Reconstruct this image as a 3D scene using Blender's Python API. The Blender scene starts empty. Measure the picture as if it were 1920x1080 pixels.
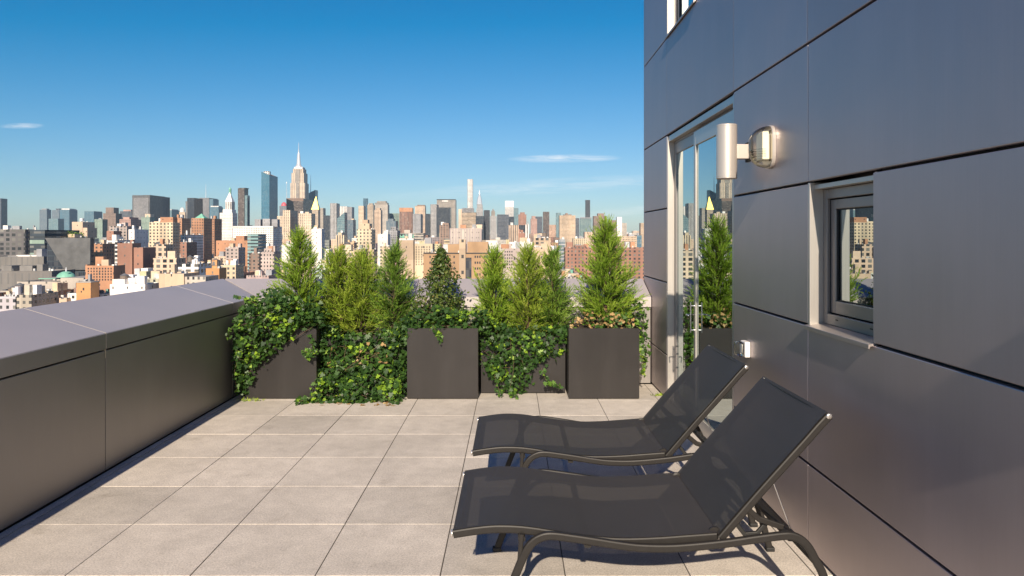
import bpy, bmesh, math, random
import numpy as np
from mathutils import Vector, Matrix

scene = bpy.context.scene
COL = scene.collection
R = math.radians

# ------------------------------------------------------------------ object helpers
def link(o, parent=None):
    COL.objects.link(o)
    if parent is not None:
        o.parent = parent
    return o

def tag(o, label=None, cat=None, group=None, kind=None):
    if label: o['label'] = label
    if cat: o['category'] = cat
    if group: o['group'] = group
    if kind: o['kind'] = kind
    return o

def empty(name, loc, label, cat, group=None, rz=0.0):
    o = bpy.data.objects.new(name, None)
    o.empty_display_size = 0.2
    o.location = loc
    o.rotation_euler = (0, 0, rz)
    link(o)
    return tag(o, label, cat, group)

def copy_tree(o, parent=None):
    c = o.copy()
    COL.objects.link(c)
    c.parent = parent
    for ch in list(o.children):
        copy_tree(ch, c)
    return c

def finish(bm, name, mat, parent=None, smooth=False, loc=(0, 0, 0)):
    bmesh.ops.recalc_face_normals(bm, faces=bm.faces[:])
    me = bpy.data.meshes.new(name)
    bm.to_mesh(me)
    bm.free()
    if smooth:
        for p in me.polygons:
            p.use_smooth = True
    me.materials.append(mat)
    o = bpy.data.objects.new(name, me)
    o.location = loc
    return link(o, parent)

def add_box(bm, x0, x1, y0, y1, z0, z1, bev=0.0, seg=2):
    t = bmesh.new()
    bmesh.ops.create_cube(t, size=1.0)
    for v in t.verts:
        v.co = Vector((x0 + (v.co.x + .5) * (x1 - x0), y0 + (v.co.y + .5) * (y1 - y0), z0 + (v.co.z + .5) * (z1 - z0)))
    if bev > 0:
        bmesh.ops.bevel(t, geom=t.edges[:], offset=bev, segments=seg, profile=.5, affect='EDGES')
    me = bpy.data.meshes.new('tmp')
    t.to_mesh(me); t.free()
    bm.from_mesh(me)
    bpy.data.meshes.remove(me)

def box(name, x0, x1, y0, y1, z0, z1, mat, parent=None, bev=0.0, loc=(0, 0, 0)):
    bm = bmesh.new()
    add_box(bm, x0, x1, y0, y1, z0, z1, bev)
    return finish(bm, name, mat, parent, loc=loc)

def add_prism(bm, pts, axis, a0, a1):
    """extrude a closed 2-D outline; axis 'y' -> pts are (x,z), 'x' -> pts are (y,z), 'z' -> pts are (x,y)"""
    def mk(p, a):
        if axis == 'y': return (p[0], a, p[1])
        if axis == 'x': return (a, p[0], p[1])
        return (p[0], p[1], a)
    A = [bm.verts.new(mk(p, a0)) for p in pts]
    B = [bm.verts.new(mk(p, a1)) for p in pts]
    n = len(pts)
    bm.faces.new(A); bm.faces.new(B[::-1])
    for i in range(n):
        bm.faces.new((A[i], B[i], B[(i + 1) % n], A[(i + 1) % n]))

def add_lathe(bm, prof, cx, cy, seg=24, sx=1.0, sy=1.0, cap=True):
    rings = []
    for r, z in prof:
        rings.append([bm.verts.new((cx + sx * r * math.cos(2 * math.pi * k / seg), cy + sy * r * math.sin(2 * math.pi * k / seg), z)) for k in range(seg)])
    for a, b in zip(rings, rings[1:]):
        for k in range(seg):
            bm.faces.new((a[k], a[(k + 1) % seg], b[(k + 1) % seg], b[k]))
    if cap:
        bm.faces.new(rings[0]); bm.faces.new(rings[-1][::-1])

def spline(pts, n=6):
    """Catmull-Rom through pts"""
    P = [Vector(p) for p in pts]
    P = [P[0] * 2 - P[1]] + P + [P[-1] * 2 - P[-2]]
    out = []
    for i in range(1, len(P) - 2):
        for k in range(n):
            t = k / n
            a, b, c, d = P[i - 1], P[i], P[i + 1], P[i + 2]
            out.append(.5 * ((2 * b) + (c - a) * t + (2 * a - 5 * b + 4 * c - d) * t * t + (3 * b - a - 3 * c + d) * t ** 3))
    out.append(P[-2])
    return out

def add_sweep(bm, path, w, h, lateral=None, rnd=.3, round_=False):
    """sweep a rounded rectangle (w along lateral, h along the other normal) or circle along a path"""
    path = [Vector(p) for p in path]
    if round_:
        sec = [(math.cos(a) * w / 2, math.sin(a) * h / 2) for a in [2 * math.pi * k / 10 for k in range(10)]]
    else:
        r = rnd * min(w, h)
        sec = []
        for sx, sy, a0 in ((1, 1, 0), (-1, 1, 90), (-1, -1, 180), (1, -1, 270)):
            for k in range(3):
                a = R(a0 + k * 45)
                sec.append((sx * (w / 2 - r) + r * math.cos(a), sy * (h / 2 - r) + r * math.sin(a)))
    rings = []
    for i, p in enumerate(path):
        t = (path[min(i + 1, len(path) - 1)] - path[max(i - 1, 0)]).normalized()
        if lateral is not None:
            lat = Vector(lateral)
        else:
            up = Vector((0, 0, 1)) if abs(t.z) < .95 else Vector((1, 0, 0))
            lat = t.cross(up).normalized()
        nor = lat.cross(t).normalized()
        rings.append([bm.verts.new(p + lat * a + nor * b) for a, b in sec])
    n = len(sec)
    for a, b in zip(rings, rings[1:]):
        for k in range(n):
            bm.faces.new((a[k], a[(k + 1) % n], b[(k + 1) % n], b[k]))
    bm.faces.new(rings[0]); bm.faces.new(rings[-1][::-1])

def mesh_polys(name, verts, k, mat, parent=None, tint=None, loc=(0, 0, 0)):
    """verts: (N*k,3) array, N polygons of k corners each, with one 'tint' value per polygon"""
    verts = np.asarray(verts, dtype=np.float32).reshape(-1, 3)
    n = len(verts) // k
    me = bpy.data.meshes.new(name)
    me.vertices.add(len(verts)); me.loops.add(n * k); me.polygons.add(n)
    me.vertices.foreach_set('co', verts.ravel())
    me.loops.foreach_set('vertex_index', np.arange(n * k, dtype=np.int32))
    me.polygons.foreach_set('loop_start', np.arange(0, n * k, k, dtype=np.int32))
    me.polygons.foreach_set('loop_total', np.full(n, k, dtype=np.int32))
    if tint is not None:
        at = me.attributes.new('tint', 'FLOAT', 'FACE')
        at.data.foreach_set('value', np.asarray(tint, dtype=np.float32))
    me.update(calc_edges=True)
    me.validate()
    me.materials.append(mat)
    o = bpy.data.objects.new(name, me)
    o.location = loc
    return link(o, parent)

# ------------------------------------------------------------------ materials
def new_mat(name):
    m = bpy.data.materials.new(name)
    m.use_nodes = True
    nt = m.node_tree
    b = nt.nodes['Principled BSDF']
    return m, nt, b

def N(nt, t, **kw):
    n = nt.nodes.new(t)
    for k, v in kw.items():
        if k.startswith('i_'):
            n.inputs[k[2:].replace('_', ' ')].default_value = v
        else:
            setattr(n, k, v)
    return n

def math_n(nt, op, a, b=None, clamp=False):
    n = nt.nodes.new('ShaderNodeMath'); n.operation = op; n.use_clamp = clamp
    for i, v in enumerate((a, b)):
        if v is None: continue
        if isinstance(v, (int, float)): n.inputs[i].default_value = v
        else: nt.links.new(v, n.inputs[i])
    return n.outputs[0]

def mix_c(nt, fac, a, b, mode='MIX'):
    n = nt.nodes.new('ShaderNodeMix'); n.data_type = 'RGBA'; n.blend_type = mode
    for idx, v in ((0, fac), (6, a), (7, b)):
        if isinstance(v, (int, float)): n.inputs[idx].default_value = v
        elif isinstance(v, (tuple, list)): n.inputs[idx].default_value = (*v[:3], 1)
        else: nt.links.new(v, n.inputs[idx])
    return n.outputs[2]

def noise_n(nt, vec, scale, detail=3, rough=.5, dist=0.0):
    n = N(nt, 'ShaderNodeTexNoise')
    n.inputs['Scale'].default_value = scale
    n.inputs['Detail'].default_value = detail
    n.inputs['Roughness'].default_value = rough
    n.inputs['Distortion'].default_value = dist
    if vec is not None: nt.links.new(vec, n.inputs['Vector'])
    return n.outputs['Fac']

def ramp_n(nt, fac, stops):
    n = nt.nodes.new('ShaderNodeValToRGB')
    e = n.color_ramp.elements
    while len(e) < len(stops): e.new(.5)
    for s, (p, c) in zip(e, stops):
        s.position = p; s.color = (*c, 1)
    nt.links.new(fac, n.inputs[0])
    return n.outputs[0]

def mapping(nt, vec, scale):
    n = N(nt, 'ShaderNodeMapping')
    n.inputs['Scale'].default_value = scale
    nt.links.new(vec, n.inputs['Vector'])
    return n.outputs[0]

def bump(nt, b, h, strength, dist=.01):
    n = N(nt, 'ShaderNodeBump')
    n.inputs['Strength'].default_value = strength
    n.inputs['Distance'].default_value = dist
    nt.links.new(h, n.inputs['Height'])
    nt.links.new(n.outputs[0], b.inputs['Normal'])

def metal_mat(name, c, rough=.4, metallic=.85, wave=.25, grime=.12, runs=0.0):
    m, nt, b = new_mat(name)
    tc = N(nt, 'ShaderNodeTexCoord').outputs['Object']
    oi = N(nt, 'ShaderNodeObjectInfo')
    big = noise_n(nt, tc, 1.1, 4, .6)
    streak = noise_n(nt, mapping(nt, tc, (140, 140, 2.0)), 1, 2)
    fac = math_n(nt, 'MULTIPLY_ADD', big, 2 * grime); fac.node.inputs[2].default_value = 1 - grime
    v = math_n(nt, 'MULTIPLY', fac, math_n(nt, 'ADD', math_n(nt, 'MULTIPLY', streak, .10), .95))
    v = math_n(nt, 'MULTIPLY', v, math_n(nt, 'ADD', math_n(nt, 'MULTIPLY', oi.outputs['Random'], .10), .95))
    if runs:      # water runs and dust
        rn = noise_n(nt, mapping(nt, tc, (5, 5, .8)), 1, 4, .65)
        rm = math_n(nt, 'MULTIPLY', math_n(nt, 'SUBTRACT', rn, .52), runs * 4, False)
        v = math_n(nt, 'ADD', v, math_n(nt, 'MAXIMUM', rm, -runs * .25))
    col = mix_c(nt, 1.0, c, (1, 1, 1), 'MULTIPLY')
    comb = N(nt, 'ShaderNodeCombineColor')
    for i in range(3): nt.links.new(v, comb.inputs[i])
    nt.links.new(comb.outputs[0], col.node.inputs[7])
    nt.links.new(col, b.inputs['Base Color'])
    b.inputs['Metallic'].default_value = metallic
    rr = math_n(nt, 'ADD', math_n(nt, 'MULTIPLY', streak, .10), rough - .05)
    rr = math_n(nt, 'ADD', rr, math_n(nt, 'MULTIPLY', math_n(nt, 'SUBTRACT', big, .5), .12))
    nt.links.new(rr, b.inputs['Roughness'])
    wv = noise_n(nt, mapping(nt, tc, (.9, .9, .7)), 1.4, 1)
    bump(nt, b, wv, wave, .02)
    return m

def simple_mat(name, c, rough=.5, metallic=0.0, var=.15, scale=8.0, bmp=0.0, bscale=60):
    m, nt, b = new_mat(name)
    tc = N(nt, 'ShaderNodeTexCoord').outputs['Object']
    n1 = noise_n(nt, tc, scale, 4, .6)
    lo = tuple(x * (1 - var) for x in c); hi = tuple(min(1, x * (1 + var)) for x in c)
    nt.links.new(ramp_n(nt, n1, [(.3, lo), (.7, hi)]), b.inputs['Base Color'])
    b.inputs['Roughness'].default_value = rough
    b.inputs['Metallic'].default_value = metallic
    if bmp: bump(nt, b, noise_n(nt, tc, bscale, 3), bmp, .004)
    return m

def leaf_mat(name, stops, rough=.45, trans=.25, spec=.4):
    m, nt, b = new_mat(name)
    at = N(nt, 'ShaderNodeAttribute', attribute_name='tint')
    col = ramp_n(nt, at.outputs['Fac'], stops)
    nt.links.new(col, b.inputs['Base Color'])
    b.inputs['Roughness'].default_value = rough
    b.inputs['Specular IOR Level'].default_value = spec
    tr = N(nt, 'ShaderNodeBsdfTranslucent')
    nt.links.new(mix_c(nt, .5, col, (.30, .42, .05), 'MIX'), tr.inputs['Color'])
    mx = N(nt, 'ShaderNodeMixShader'); mx.inputs[0].default_value = trans
    nt.links.new(b.outputs[0], mx.inputs[1]); nt.links.new(tr.outputs[0], mx.inputs[2])
    nt.links.new(mx.outputs[0], nt.nodes['Material Output'].inputs['Surface'])
    return m

def glass_mat(name, ior=1.9, tint=(.35, .42, .42), refl=(.92, .97, .97), base=.0):
    """reflective pane: Fresnel mirror over a tinted see-through layer"""
    m, nt, b = new_mat(name)
    nt.nodes.remove(b)
    fr = N(nt, 'ShaderNodeFresnel'); fr.inputs['IOR'].default_value = ior
    gl = N(nt, 'ShaderNodeBsdfGlossy'); gl.inputs['Roughness'].default_value = .0
    gl.inputs['Color'].default_value = (*refl, 1)
    tr = N(nt, 'ShaderNodeBsdfTransparent'); tr.inputs['Color'].default_value = (*tint, 1)
    mx = N(nt, 'ShaderNodeMixShader')
    nt.links.new(math_n(nt, 'ADD', fr.outputs[0], base, True), mx.inputs[0])
    nt.links.new(tr.outputs[0], mx.inputs[1]); nt.links.new(gl.outputs[0], mx.inputs[2])
    nt.links.new(mx.outputs[0], nt.nodes['Material Output'].inputs['Surface'])
    return m

def facade_mat(name, bay, floor, fx, fz, win=(.03, .04, .05), wrough=.12, bright=.25, roof=(.30, .28, .26), accent=0.0):
    m, nt, b = new_mat(name)
    tc = N(nt, 'ShaderNodeTexCoord').outputs['Object']
    s = N(nt, 'ShaderNodeSeparateXYZ'); nt.links.new(tc, s.inputs[0])
    g = N(nt, 'ShaderNodeNewGeometry')
    sn = N(nt, 'ShaderNodeSeparateXYZ'); nt.links.new(g.outputs['True Normal'], sn.inputs[0])
    oi = N(nt, 'ShaderNodeObjectInfo')
    side = math_n(nt, 'GREATER_THAN', math_n(nt, 'ABSOLUTE', sn.outputs[0]), .6)
    up = math_n(nt, 'GREATER_THAN', sn.outputs[2], .6)
    u = math_n(nt, 'ADD', math_n(nt, 'MULTIPLY', s.outputs[0], math_n(nt, 'SUBTRACT', 1.0, side)), math_n(nt, 'MULTIPLY', s.outputs[1], side))
    rnd = oi.outputs['Random']
    bayv = math_n(nt, 'ADD', math_n(nt, 'MULTIPLY', rnd, bay * .5), bay * .75)
    uu = math_n(nt, 'ADD', math_n(nt, 'DIVIDE', u, bayv), 1000.5)
    zz = math_n(nt, 'DIVIDE', s.outputs[2], floor)
    fu = math_n(nt, 'FRACT', uu); fv = math_n(nt, 'FRACT', zz)
    mu = math_n(nt, 'LESS_THAN', math_n(nt, 'ABSOLUTE', math_n(nt, 'SUBTRACT', fu, .5)), fx / 2)
    mv = math_n(nt, 'LESS_THAN', math_n(nt, 'ABSOLUTE', math_n(nt, 'SUBTRACT', fv, .5)), fz / 2)
    mask = math_n(nt, 'MULTIPLY', mu, mv)
    mask = math_n(nt, 'MULTIPLY', mask, math_n(nt, 'SUBTRACT', 1.0, up))
    cv = N(nt, 'ShaderNodeCombineXYZ')
    nt.links.new(math_n(nt, 'FLOOR', uu), cv.inputs[0]); nt.links.new(math_n(nt, 'FLOOR', zz), cv.inputs[1])
    nt.links.new(math_n(nt, 'ADD', math_n(nt, 'MULTIPLY', rnd, 57.0), side), cv.inputs[2])
    wn = N(nt, 'ShaderNodeTexWhiteNoise', noise_dimensions='3D'); nt.links.new(cv.outputs[0], wn.inputs['Vector'])
    pale = math_n(nt, 'MULTIPLY', math_n(nt, 'POWER', wn.outputs['Value'], 3.0), bright)
    wc = mix_c(nt, pale, win, (.55, .52, .46))
    grime = noise_n(nt, mapping(nt, tc, (.06, .06, .03)), 1, 4, .65)
    wall = mix_c(nt, 1.0, oi.outputs['Color'], ramp_n(nt, grime, [(.25, (.72, .72, .74)), (.75, (1.15, 1.12, 1.1))]), 'MULTIPLY')
    # courses and piers: a little tone from floor to floor and bay to bay
    cf = N(nt, 'ShaderNodeCombineXYZ'); nt.links.new(math_n(nt, 'FLOOR', math_n(nt, 'MULTIPLY', zz, .5)), cf.inputs[0]); nt.links.new(rnd, cf.inputs[1])
    wf = N(nt, 'ShaderNodeTexWhiteNoise', noise_dimensions='2D'); nt.links.new(cf.outputs[0], wf.inputs['Vector'])
    cb = N(nt, 'ShaderNodeCombineXYZ'); nt.links.new(math_n(nt, 'FLOOR', math_n(nt, 'MULTIPLY', uu, .5)), cb.inputs[0]); nt.links.new(math_n(nt, 'ADD', rnd, side), cb.inputs[1])
    wb = N(nt, 'ShaderNodeTexWhiteNoise', noise_dimensions='2D'); nt.links.new(cb.outputs[0], wb.inputs['Vector'])
    tone = math_n(nt, 'ADD', math_n(nt, 'MULTIPLY', wf.outputs['Value'], .20), math_n(nt, 'MULTIPLY', wb.outputs['Value'], .26))
    tone = math_n(nt, 'ADD', tone, .78)
    tc3 = N(nt, 'ShaderNodeCombineColor')
    for i_ in range(3): nt.links.new(tone, tc3.inputs[i_])
    wall = mix_c(nt, 1.0, wall, tc3.outputs[0], 'MULTIPLY')
    if accent:
        band = math_n(nt, 'MULTIPLY', math_n(nt, 'GREATER_THAN', fv, .85), accent)
        wall = mix_c(nt, band, wall, (.08, .08, .08))
    c = mix_c(nt, mask, wall, wc)
    rn = noise_n(nt, tc, .25, 2)
    rc = mix_c(nt, rn, tuple(x * .5 for x in roof), tuple(min(1, x * 1.5) for x in roof))
    c = mix_c(nt, up, c, rc)
    nt.links.new(c, b.inputs['Base Color'])
    nt.links.new(math_n(nt, 'SUBTRACT', .85, math_n(nt, 'MULTIPLY', mask, .85 - wrough)), b.inputs['Roughness'])
    return m

M = {}
M['clad'] = metal_mat('satin_cladding', (.44, .385, .39), .45, .75, .22, .14, .035)
M['clad_dark'] = metal_mat('satin_cladding_parapet', (.315, .295, .28), .46, .75, .18, .14, .04)
M['coping'] = metal_mat('coping_metal', (.47, .43, .425), .45, .3, .15)
M['alu'] = metal_mat('anodised_frame', (.52, .49, .45), .38, .6, .0, .06)
M['sash'] = metal_mat('window_sash', (.27, .25, .24), .38, .6, .0, .06)
M['sill'] = metal_mat('sill_metal', (.40, .355, .33), .42, .6, .0, .1)
M['lampmetal'] = metal_mat('lamp_metal', (.62, .56, .50), .36, .55, .0, .04)
M['chrome'] = simple_mat('brushed_steel', (.7, .7, .7), .2, 1.0, .05)
M['gap'] = simple_mat('joint_backing', (.035, .032, .03), .8)
M['grit'] = simple_mat('joint_grit', (.075, .066, .056), .9, 0, .4, 40)
M['seal'] = simple_mat('joint_seal', (.50, .44, .33), .7)
M['planter'] = metal_mat('planter_charcoal', (.030, .027, .026), .42, .35, .25, .40, .16)
M['soil'] = simple_mat('soil', (.05, .035, .025), .95, 0, .4, 30, .5)
M['frame'] = simple_mat('lounger_frame', (.020, .018, .0165), .5, .0, .1, 30)
for _m in (M['frame'],): _m.node_tree.nodes['Principled BSDF'].inputs['Specular IOR Level'].default_value = .3
M['cap'] = simple_mat('cap_steel', (.75, .72, .68), .25, .8, .05)
M['black'] = simple_mat('black_rubber', (.012, .012, .012), .6)
M['white_pl'] = simple_mat('white_plastic', (.72, .69, .64), .4, 0, .04)
M['reflector'] = simple_mat('lamp_reflector', (.82, .78, .66), .45, 0, .05)
M['pane'] = glass_mat('door_glass', 2.4, (.25, .34, .33), (.86, .97, .97), .30)
M['wpane'] = glass_mat('window_glass', 2.4, (.2, .28, .28), (.86, .97, .97), .34)
M['dome'] = glass_mat('clear_dome', 1.35, (.93, .93, .88), (.9, .9, .9))
M['interior'] = simple_mat('room_interior', (.10, .095, .09), .8)

# fabric: fine dark weave that lets a little light through
def sling_mat():
    m, nt, b = new_mat('sling_weave')
    tc = N(nt, 'ShaderNodeTexCoord').outputs['Object']
    w1 = noise_n(nt, mapping(nt, tc, (900, 60, 60)), 1, 1)
    n1 = noise_n(nt, tc, 4, 3)
    c = mix_c(nt, n1, (.044, .038, .034), (.056, .049, .044))
    c = mix_c(nt, math_n(nt, 'MULTIPLY', w1, .5), c, (.02, .02, .02))
    nt.links.new(c, b.inputs['Base Color'])
    b.inputs['Roughness'].default_value = .55
    b.inputs['Specular IOR Level'].default_value = .35
    tr = N(nt, 'ShaderNodeBsdfTransparent')
    mx = N(nt, 'ShaderNodeMixShader'); mx.inputs[0].default_value = .038
    nt.links.new(b.outputs[0], mx.inputs[1]); nt.links.new(tr.outputs[0], mx.inputs[2])
    nt.links.new(mx.outputs[0], nt.nodes['Material Output'].inputs['Surface'])
    return m
M['sling'] = sling_mat()

def paver_mat():
    m, nt, b = new_mat('concrete_pavers')
    tc = N(nt, 'ShaderNodeTexCoord').outputs['Object']
    at = N(nt, 'ShaderNodeAttribute', attribute_name='tint')
    fine = noise_n(nt, tc, 110, 3, .75)
    mid = noise_n(nt, tc, 9, 5, .65)
    big = noise_n(nt, tc, 1.3, 3, .6)
    c = ramp_n(nt, at.outputs['Fac'], [(0, (.505, .462, .408)), (.5, (.57, .52, .46)), (1, (.625, .568, .50))])
    c = mix_c(nt, 1.0, c, ramp_n(nt, mid, [(.3, (.86, .86, .86)), (.7, (1.06, 1.06, 1.06))]), 'MULTIPLY')
    c = mix_c(nt, 1.0, c, ramp_n(nt, big, [(.3, (.84, .84, .84)), (.7, (1.07, 1.07, 1.07))]), 'MULTIPLY')
    st = noise_n(nt, tc, 3.1, 6, .72, .6)
    c = mix_c(nt, 1.0, c, ramp_n(nt, st, [(.30, (.80, .79, .77)), (.40, (.97, .97, .97)), (.62, (1, 1, 1)), (.74, (1.05, 1.05, 1.04))]), 'MULTIPLY')
    c = mix_c(nt, 1.0, c, ramp_n(nt, fine, [(.28, (.60, .59, .58)), (.5, (1, 1, 1)), (.72, (1.30, 1.27, 1.24))]), 'MULTIPLY')
    nt.links.new(c, b.inputs['Base Color'])
    b.inputs['Roughness'].default_value = .75
    bump(nt, b, fine, .35, .003)
    return m
M['paver'] = paver_mat()

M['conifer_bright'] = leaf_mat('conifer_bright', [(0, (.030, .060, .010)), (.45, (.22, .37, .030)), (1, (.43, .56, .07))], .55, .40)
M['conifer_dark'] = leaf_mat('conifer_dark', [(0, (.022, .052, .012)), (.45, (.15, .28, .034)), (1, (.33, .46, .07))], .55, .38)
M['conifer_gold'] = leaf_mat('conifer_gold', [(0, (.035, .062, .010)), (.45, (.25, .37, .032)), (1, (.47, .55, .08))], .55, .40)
M['boxleaf'] = leaf_mat('broad_leaf', [(0, (.02, .045, .012)), (.6, (.07, .11, .02)), (.9, (.17, .18, .035)), (1, (.28, .2, .06))], .45, .18, .4)
M['ivy'] = leaf_mat('ivy_leaf', [(0, (.016, .045, .012)), (.5, (.045, .10, .020)), (.75, (.10, .20, .025)), (1, (.26, .40, .03))], .45, .22, .32)
M['dry'] = leaf_mat('dry_leaf', [(0, (.22, .12, .045)), (.5, (.42, .27, .12)), (1, (.6, .45, .24))], .6, .2, .2)
M['bark'] = simple_mat('bark', (.10, .065, .04), .9, 0, .3, 20, .5)

# ================================================================== TERRACE FLOOR
def build_floor():
    rnd = random.Random(5)
    bm = bmesh.new()
    lay = None
    tile = .6095; gap = .0055
    tints = []
    for i in range(-5, 8):
        for j in range(-13, 7):
            x0 = -.350 + tile * i + gap / 2; x1 = x0 + tile - gap
            y0 = 4.02 + tile * j + gap / 2; y1 = y0 + tile - gap
            x0 = max(x0, -2.848); x1 = min(x1, 1.70); y1 = min(y1, 7.828)
            if x1 - x0 < .02 or y1 - y0 < .02: continue
            dz = rnd.uniform(-.0012, .0012)
            n0 = len(bm.faces)
            add_box(bm, x0, x1, y0, y1, -.04, dz, .0012, 1)
            tints += [rnd.random()] * (len(bm.faces) - n0)
    me = bpy.data.meshes.new('terrace_floor')
    bmesh.ops.recalc_face_normals(bm, faces=bm.faces[:])
    bm.to_mesh(me); bm.free()
    at = me.attributes.new('tint', 'FLOAT', 'FACE')
    at.data.foreach_set('value', np.array(tints, dtype=np.float32))
    me.materials.append(M['paver'])
    o = bpy.data.objects.new('terrace_floor', me)
    link(o); tag(o, 'beige grey square concrete pavers covering the roof terrace', None, None, 'structure')
    o2 = box('terrace_slab', -2.86, 1.72, -4.5, 7.84, -.40, -.005, M['grit'])
    tag(o2, 'dark roof deck under the pavers', None, None, 'structure')
build_floor()

# ================================================================== PARAPETS
ZI, ZF, ZO = .975, .862, 1.150       # inner lip, fascia bottom, outer edge of the sloping coping
XI, XO = -2.85, -3.43
YI, YO = 7.83, 8.33
def coping(name, along, a0, a1, parent, mit0=0, mit1=0):
    """one metal coping length; mitred at the corner"""
    bm = bmesh.new()
    def sec(t):   # t 0..1 from inner to outer edge
        return ZI + t * (ZO - ZI)
    prof = [(0.0, ZF), (0.0, ZI - .004), (.006, ZI), (1.0, ZO), (1.0, ZO - .30), (.96, ZO - .30), (.05, ZF)]
    rings = []
    for end, mit in ((a0, mit0), (a1, mit1)):
        ring = []
        for t, z in prof:
            if along == 'y':
                x = XI + .005 + t * (XO - XI - .005)
                y = end + (mit * ((YO - YI) * t))
                ring.append(bm.verts.new((x, y, z)))
            else:
                y = YI - .016 + t * (YO - YI + .016)
                x = end + mit * ((XO - XI) * t)
                ring.append(bm.verts.new((x, y, z)))
        rings.append(ring)
    n = len(prof)
    bm.faces.new(rings[0]); bm.faces.new(rings[1][::-1])
    for k in range(n):
        bm.faces.new((rings[0][k], rings[1][k], rings[1][(k + 1) % n], rings[0][(k + 1) % n]))
    bmesh.ops.bevel(bm, geom=[e for e in bm.edges], offset=.0025, segments=2, affect='EDGES')
    o = finish(bm, name, M['coping'], parent)
    if along == 'y':       # the upright lip is the same dull sheet as the wall panels
        o.data.materials.append(M['clad_dark'])
        for p in o.data.polygons:
            if p.normal.x > .9: p.material_index = 1
    return o

pw = empty('parapet_wall', (0, 0, 0), 'long grey metal clad parapet with sloping coping along the shady side of the terrace', 'parapet')
def one_parapet_left():
    ys = [-4.4, -1.78, .45, 2.68, 4.91, 7.14, 7.815]
    for a, b in zip(ys, ys[1:]):
        box('wall_panel', XI - .03, XI, a + .004, b - .004, .012, ZF - .012, M['clad_dark'], pw, .002)
    for a, b in zip(ys[:-2], ys[1:-1]):
        coping('coping', 'y', a + .003, b - .003, pw)
    coping('coping', 'y', 7.143, 7.814, pw, 0, 1)
    box('joint_seal', XO + .03, XI + .002, 4.9072, 4.9128, .80, .86, M['seal'], pw)
    # sealant bead in the sloping joint
    bm = bmesh.new()
    add_prism(bm, [(XI + .0035, ZF + .004), (XI + .0035, ZI - .0015), (XO + .01, ZO - .0045), (XO + .01, ZO - .2)], 'y', 4.9065, 4.9135)
    finish(bm, 'joint_seal', M['seal'], pw)
    box('core', XO + .04, XI - .034, -4.4, 8.29, -.4, .84, M['gap'], pw)
one_parapet_left()
fw = empty('parapet_wall', (0, 0, 0), 'sunlit grey metal parapet behind the row of planters, city beyond it', 'parapet')
def one_parapet_far():
    xs = [-2.835, -1.1, .62, 1.552]
    for a, b in zip(xs, xs[1:]):
        box('wall_panel', a + .004, b - .004, YI, YI + .03, .012, ZF - .012, M['clad_dark'], fw, .002)
    coping('coping', 'x', -2.833, -1.103, fw, 1, 0)
    coping('coping', 'x', -1.097, .617, fw)
    coping('coping', 'x', .623, 1.553, fw)
    box('core', -2.83, 1.54, YI + .034, YO - .04, -.4, .84, M['gap'], fw)
one_parapet_far()

# ================================================================== METAL CLAD BUILDING
W = 1.56
hb = empty('metal_clad_building', (W, 3, 0), 'grey metal panelled building wall with glass door and windows along the terrace', 'building')
def hpart(o):
    o.location = (o.location[0] - W, o.location[1] - 3, o.location[2])
    o.parent = hb
    return o
G = .0065
def panel(y0, y1, z0, z1):
    hpart(box('cladding_panel', W, W + .028, y0 + G / 2, y1 - G / 2, z0 + G, z1 - G, M['clad'], None, .004))
ZS = (.012, .455, 1.187, 1.934, 2.67, 3.65, 5.2, 7.0)
for z0, z1 in zip(ZS, ZS[1:]):
    panel(7.06, 8.29, z0, z1)                     # far corner strip
panel(4.93, 7.06, 2.67, 3.65)                     # above the door
panel(4.93, 5.95, 3.65, 5.2); panel(4.93, 7.06, 5.2, 7.0)
for z0, z1 in ((2.67, 3.65), (3.65, 5.2), (5.2, 7.0)):
    panel(3.70, 4.93, z0, z1); panel(1.3, 3.70, z0, z1); panel(-1.2, 1.3, z0, z1); panel(-4.4, -1.2, z0, z1)
for z0, z1 in ((.012, .455), (.455, 1.187), (1.187, 1.934), (1.934, 2.67)):
    panel(3.69, 4.93, z0, z1)
    panel(-1.2, 1.0, z0, z1); panel(-4.4, -1.2, z0, z1)
for z0, z1 in ((.012, .455), (.455, 1.187), (1.934, 2.67)):
    panel(1.0, 3.69, z0, z1)
panel(1.0, 3.03, 1.187, 1.934)
# corner returns
hpart(box('end_panel', W + .001, 9, 8.262, 8.29, .012, 7.0, M['clad'], None, .003)).location.y += .006
# the wall behind the panels, with openings
def core(y0, y1, z0, z1, x1=W + .30):
    hpart(box('backing_wall', W + .034, x1, y0, y1, z0, z1, M['gap']))
core(7.075, 8.25, -.4, 7.0)
core(4.915, 7.075, 2.69, 3.63); core(4.915, 5.93, 3.63, 5.22); core(4.915, 7.075, 5.22, 7.0)
core(3.715, 4.915, -.4, 7.0)
core(3.015, 3.715, 1.95, 7.0); core(3.015, 3.715, -.4, 1.17)
core(-4.4, 3.015, -.4, 7.0)
core(4.915, 7.075, -.4, -.005)
# storeys below the terrace
hpart(box('lower_storeys', -3.40, 9.0, -4.5, 8.28, -58, -.42, simple_mat('masonry_below', (.3, .22, .17), .9, 0, .2, .5)))
hpart(box('room', 5.2, 5.3, -4, 8.2, -.4, 7.0, M['interior']))
hpart(box('room_floor', W + .31, 5.19, -4, 8.2, -.4, -.05, M['interior']))

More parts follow.
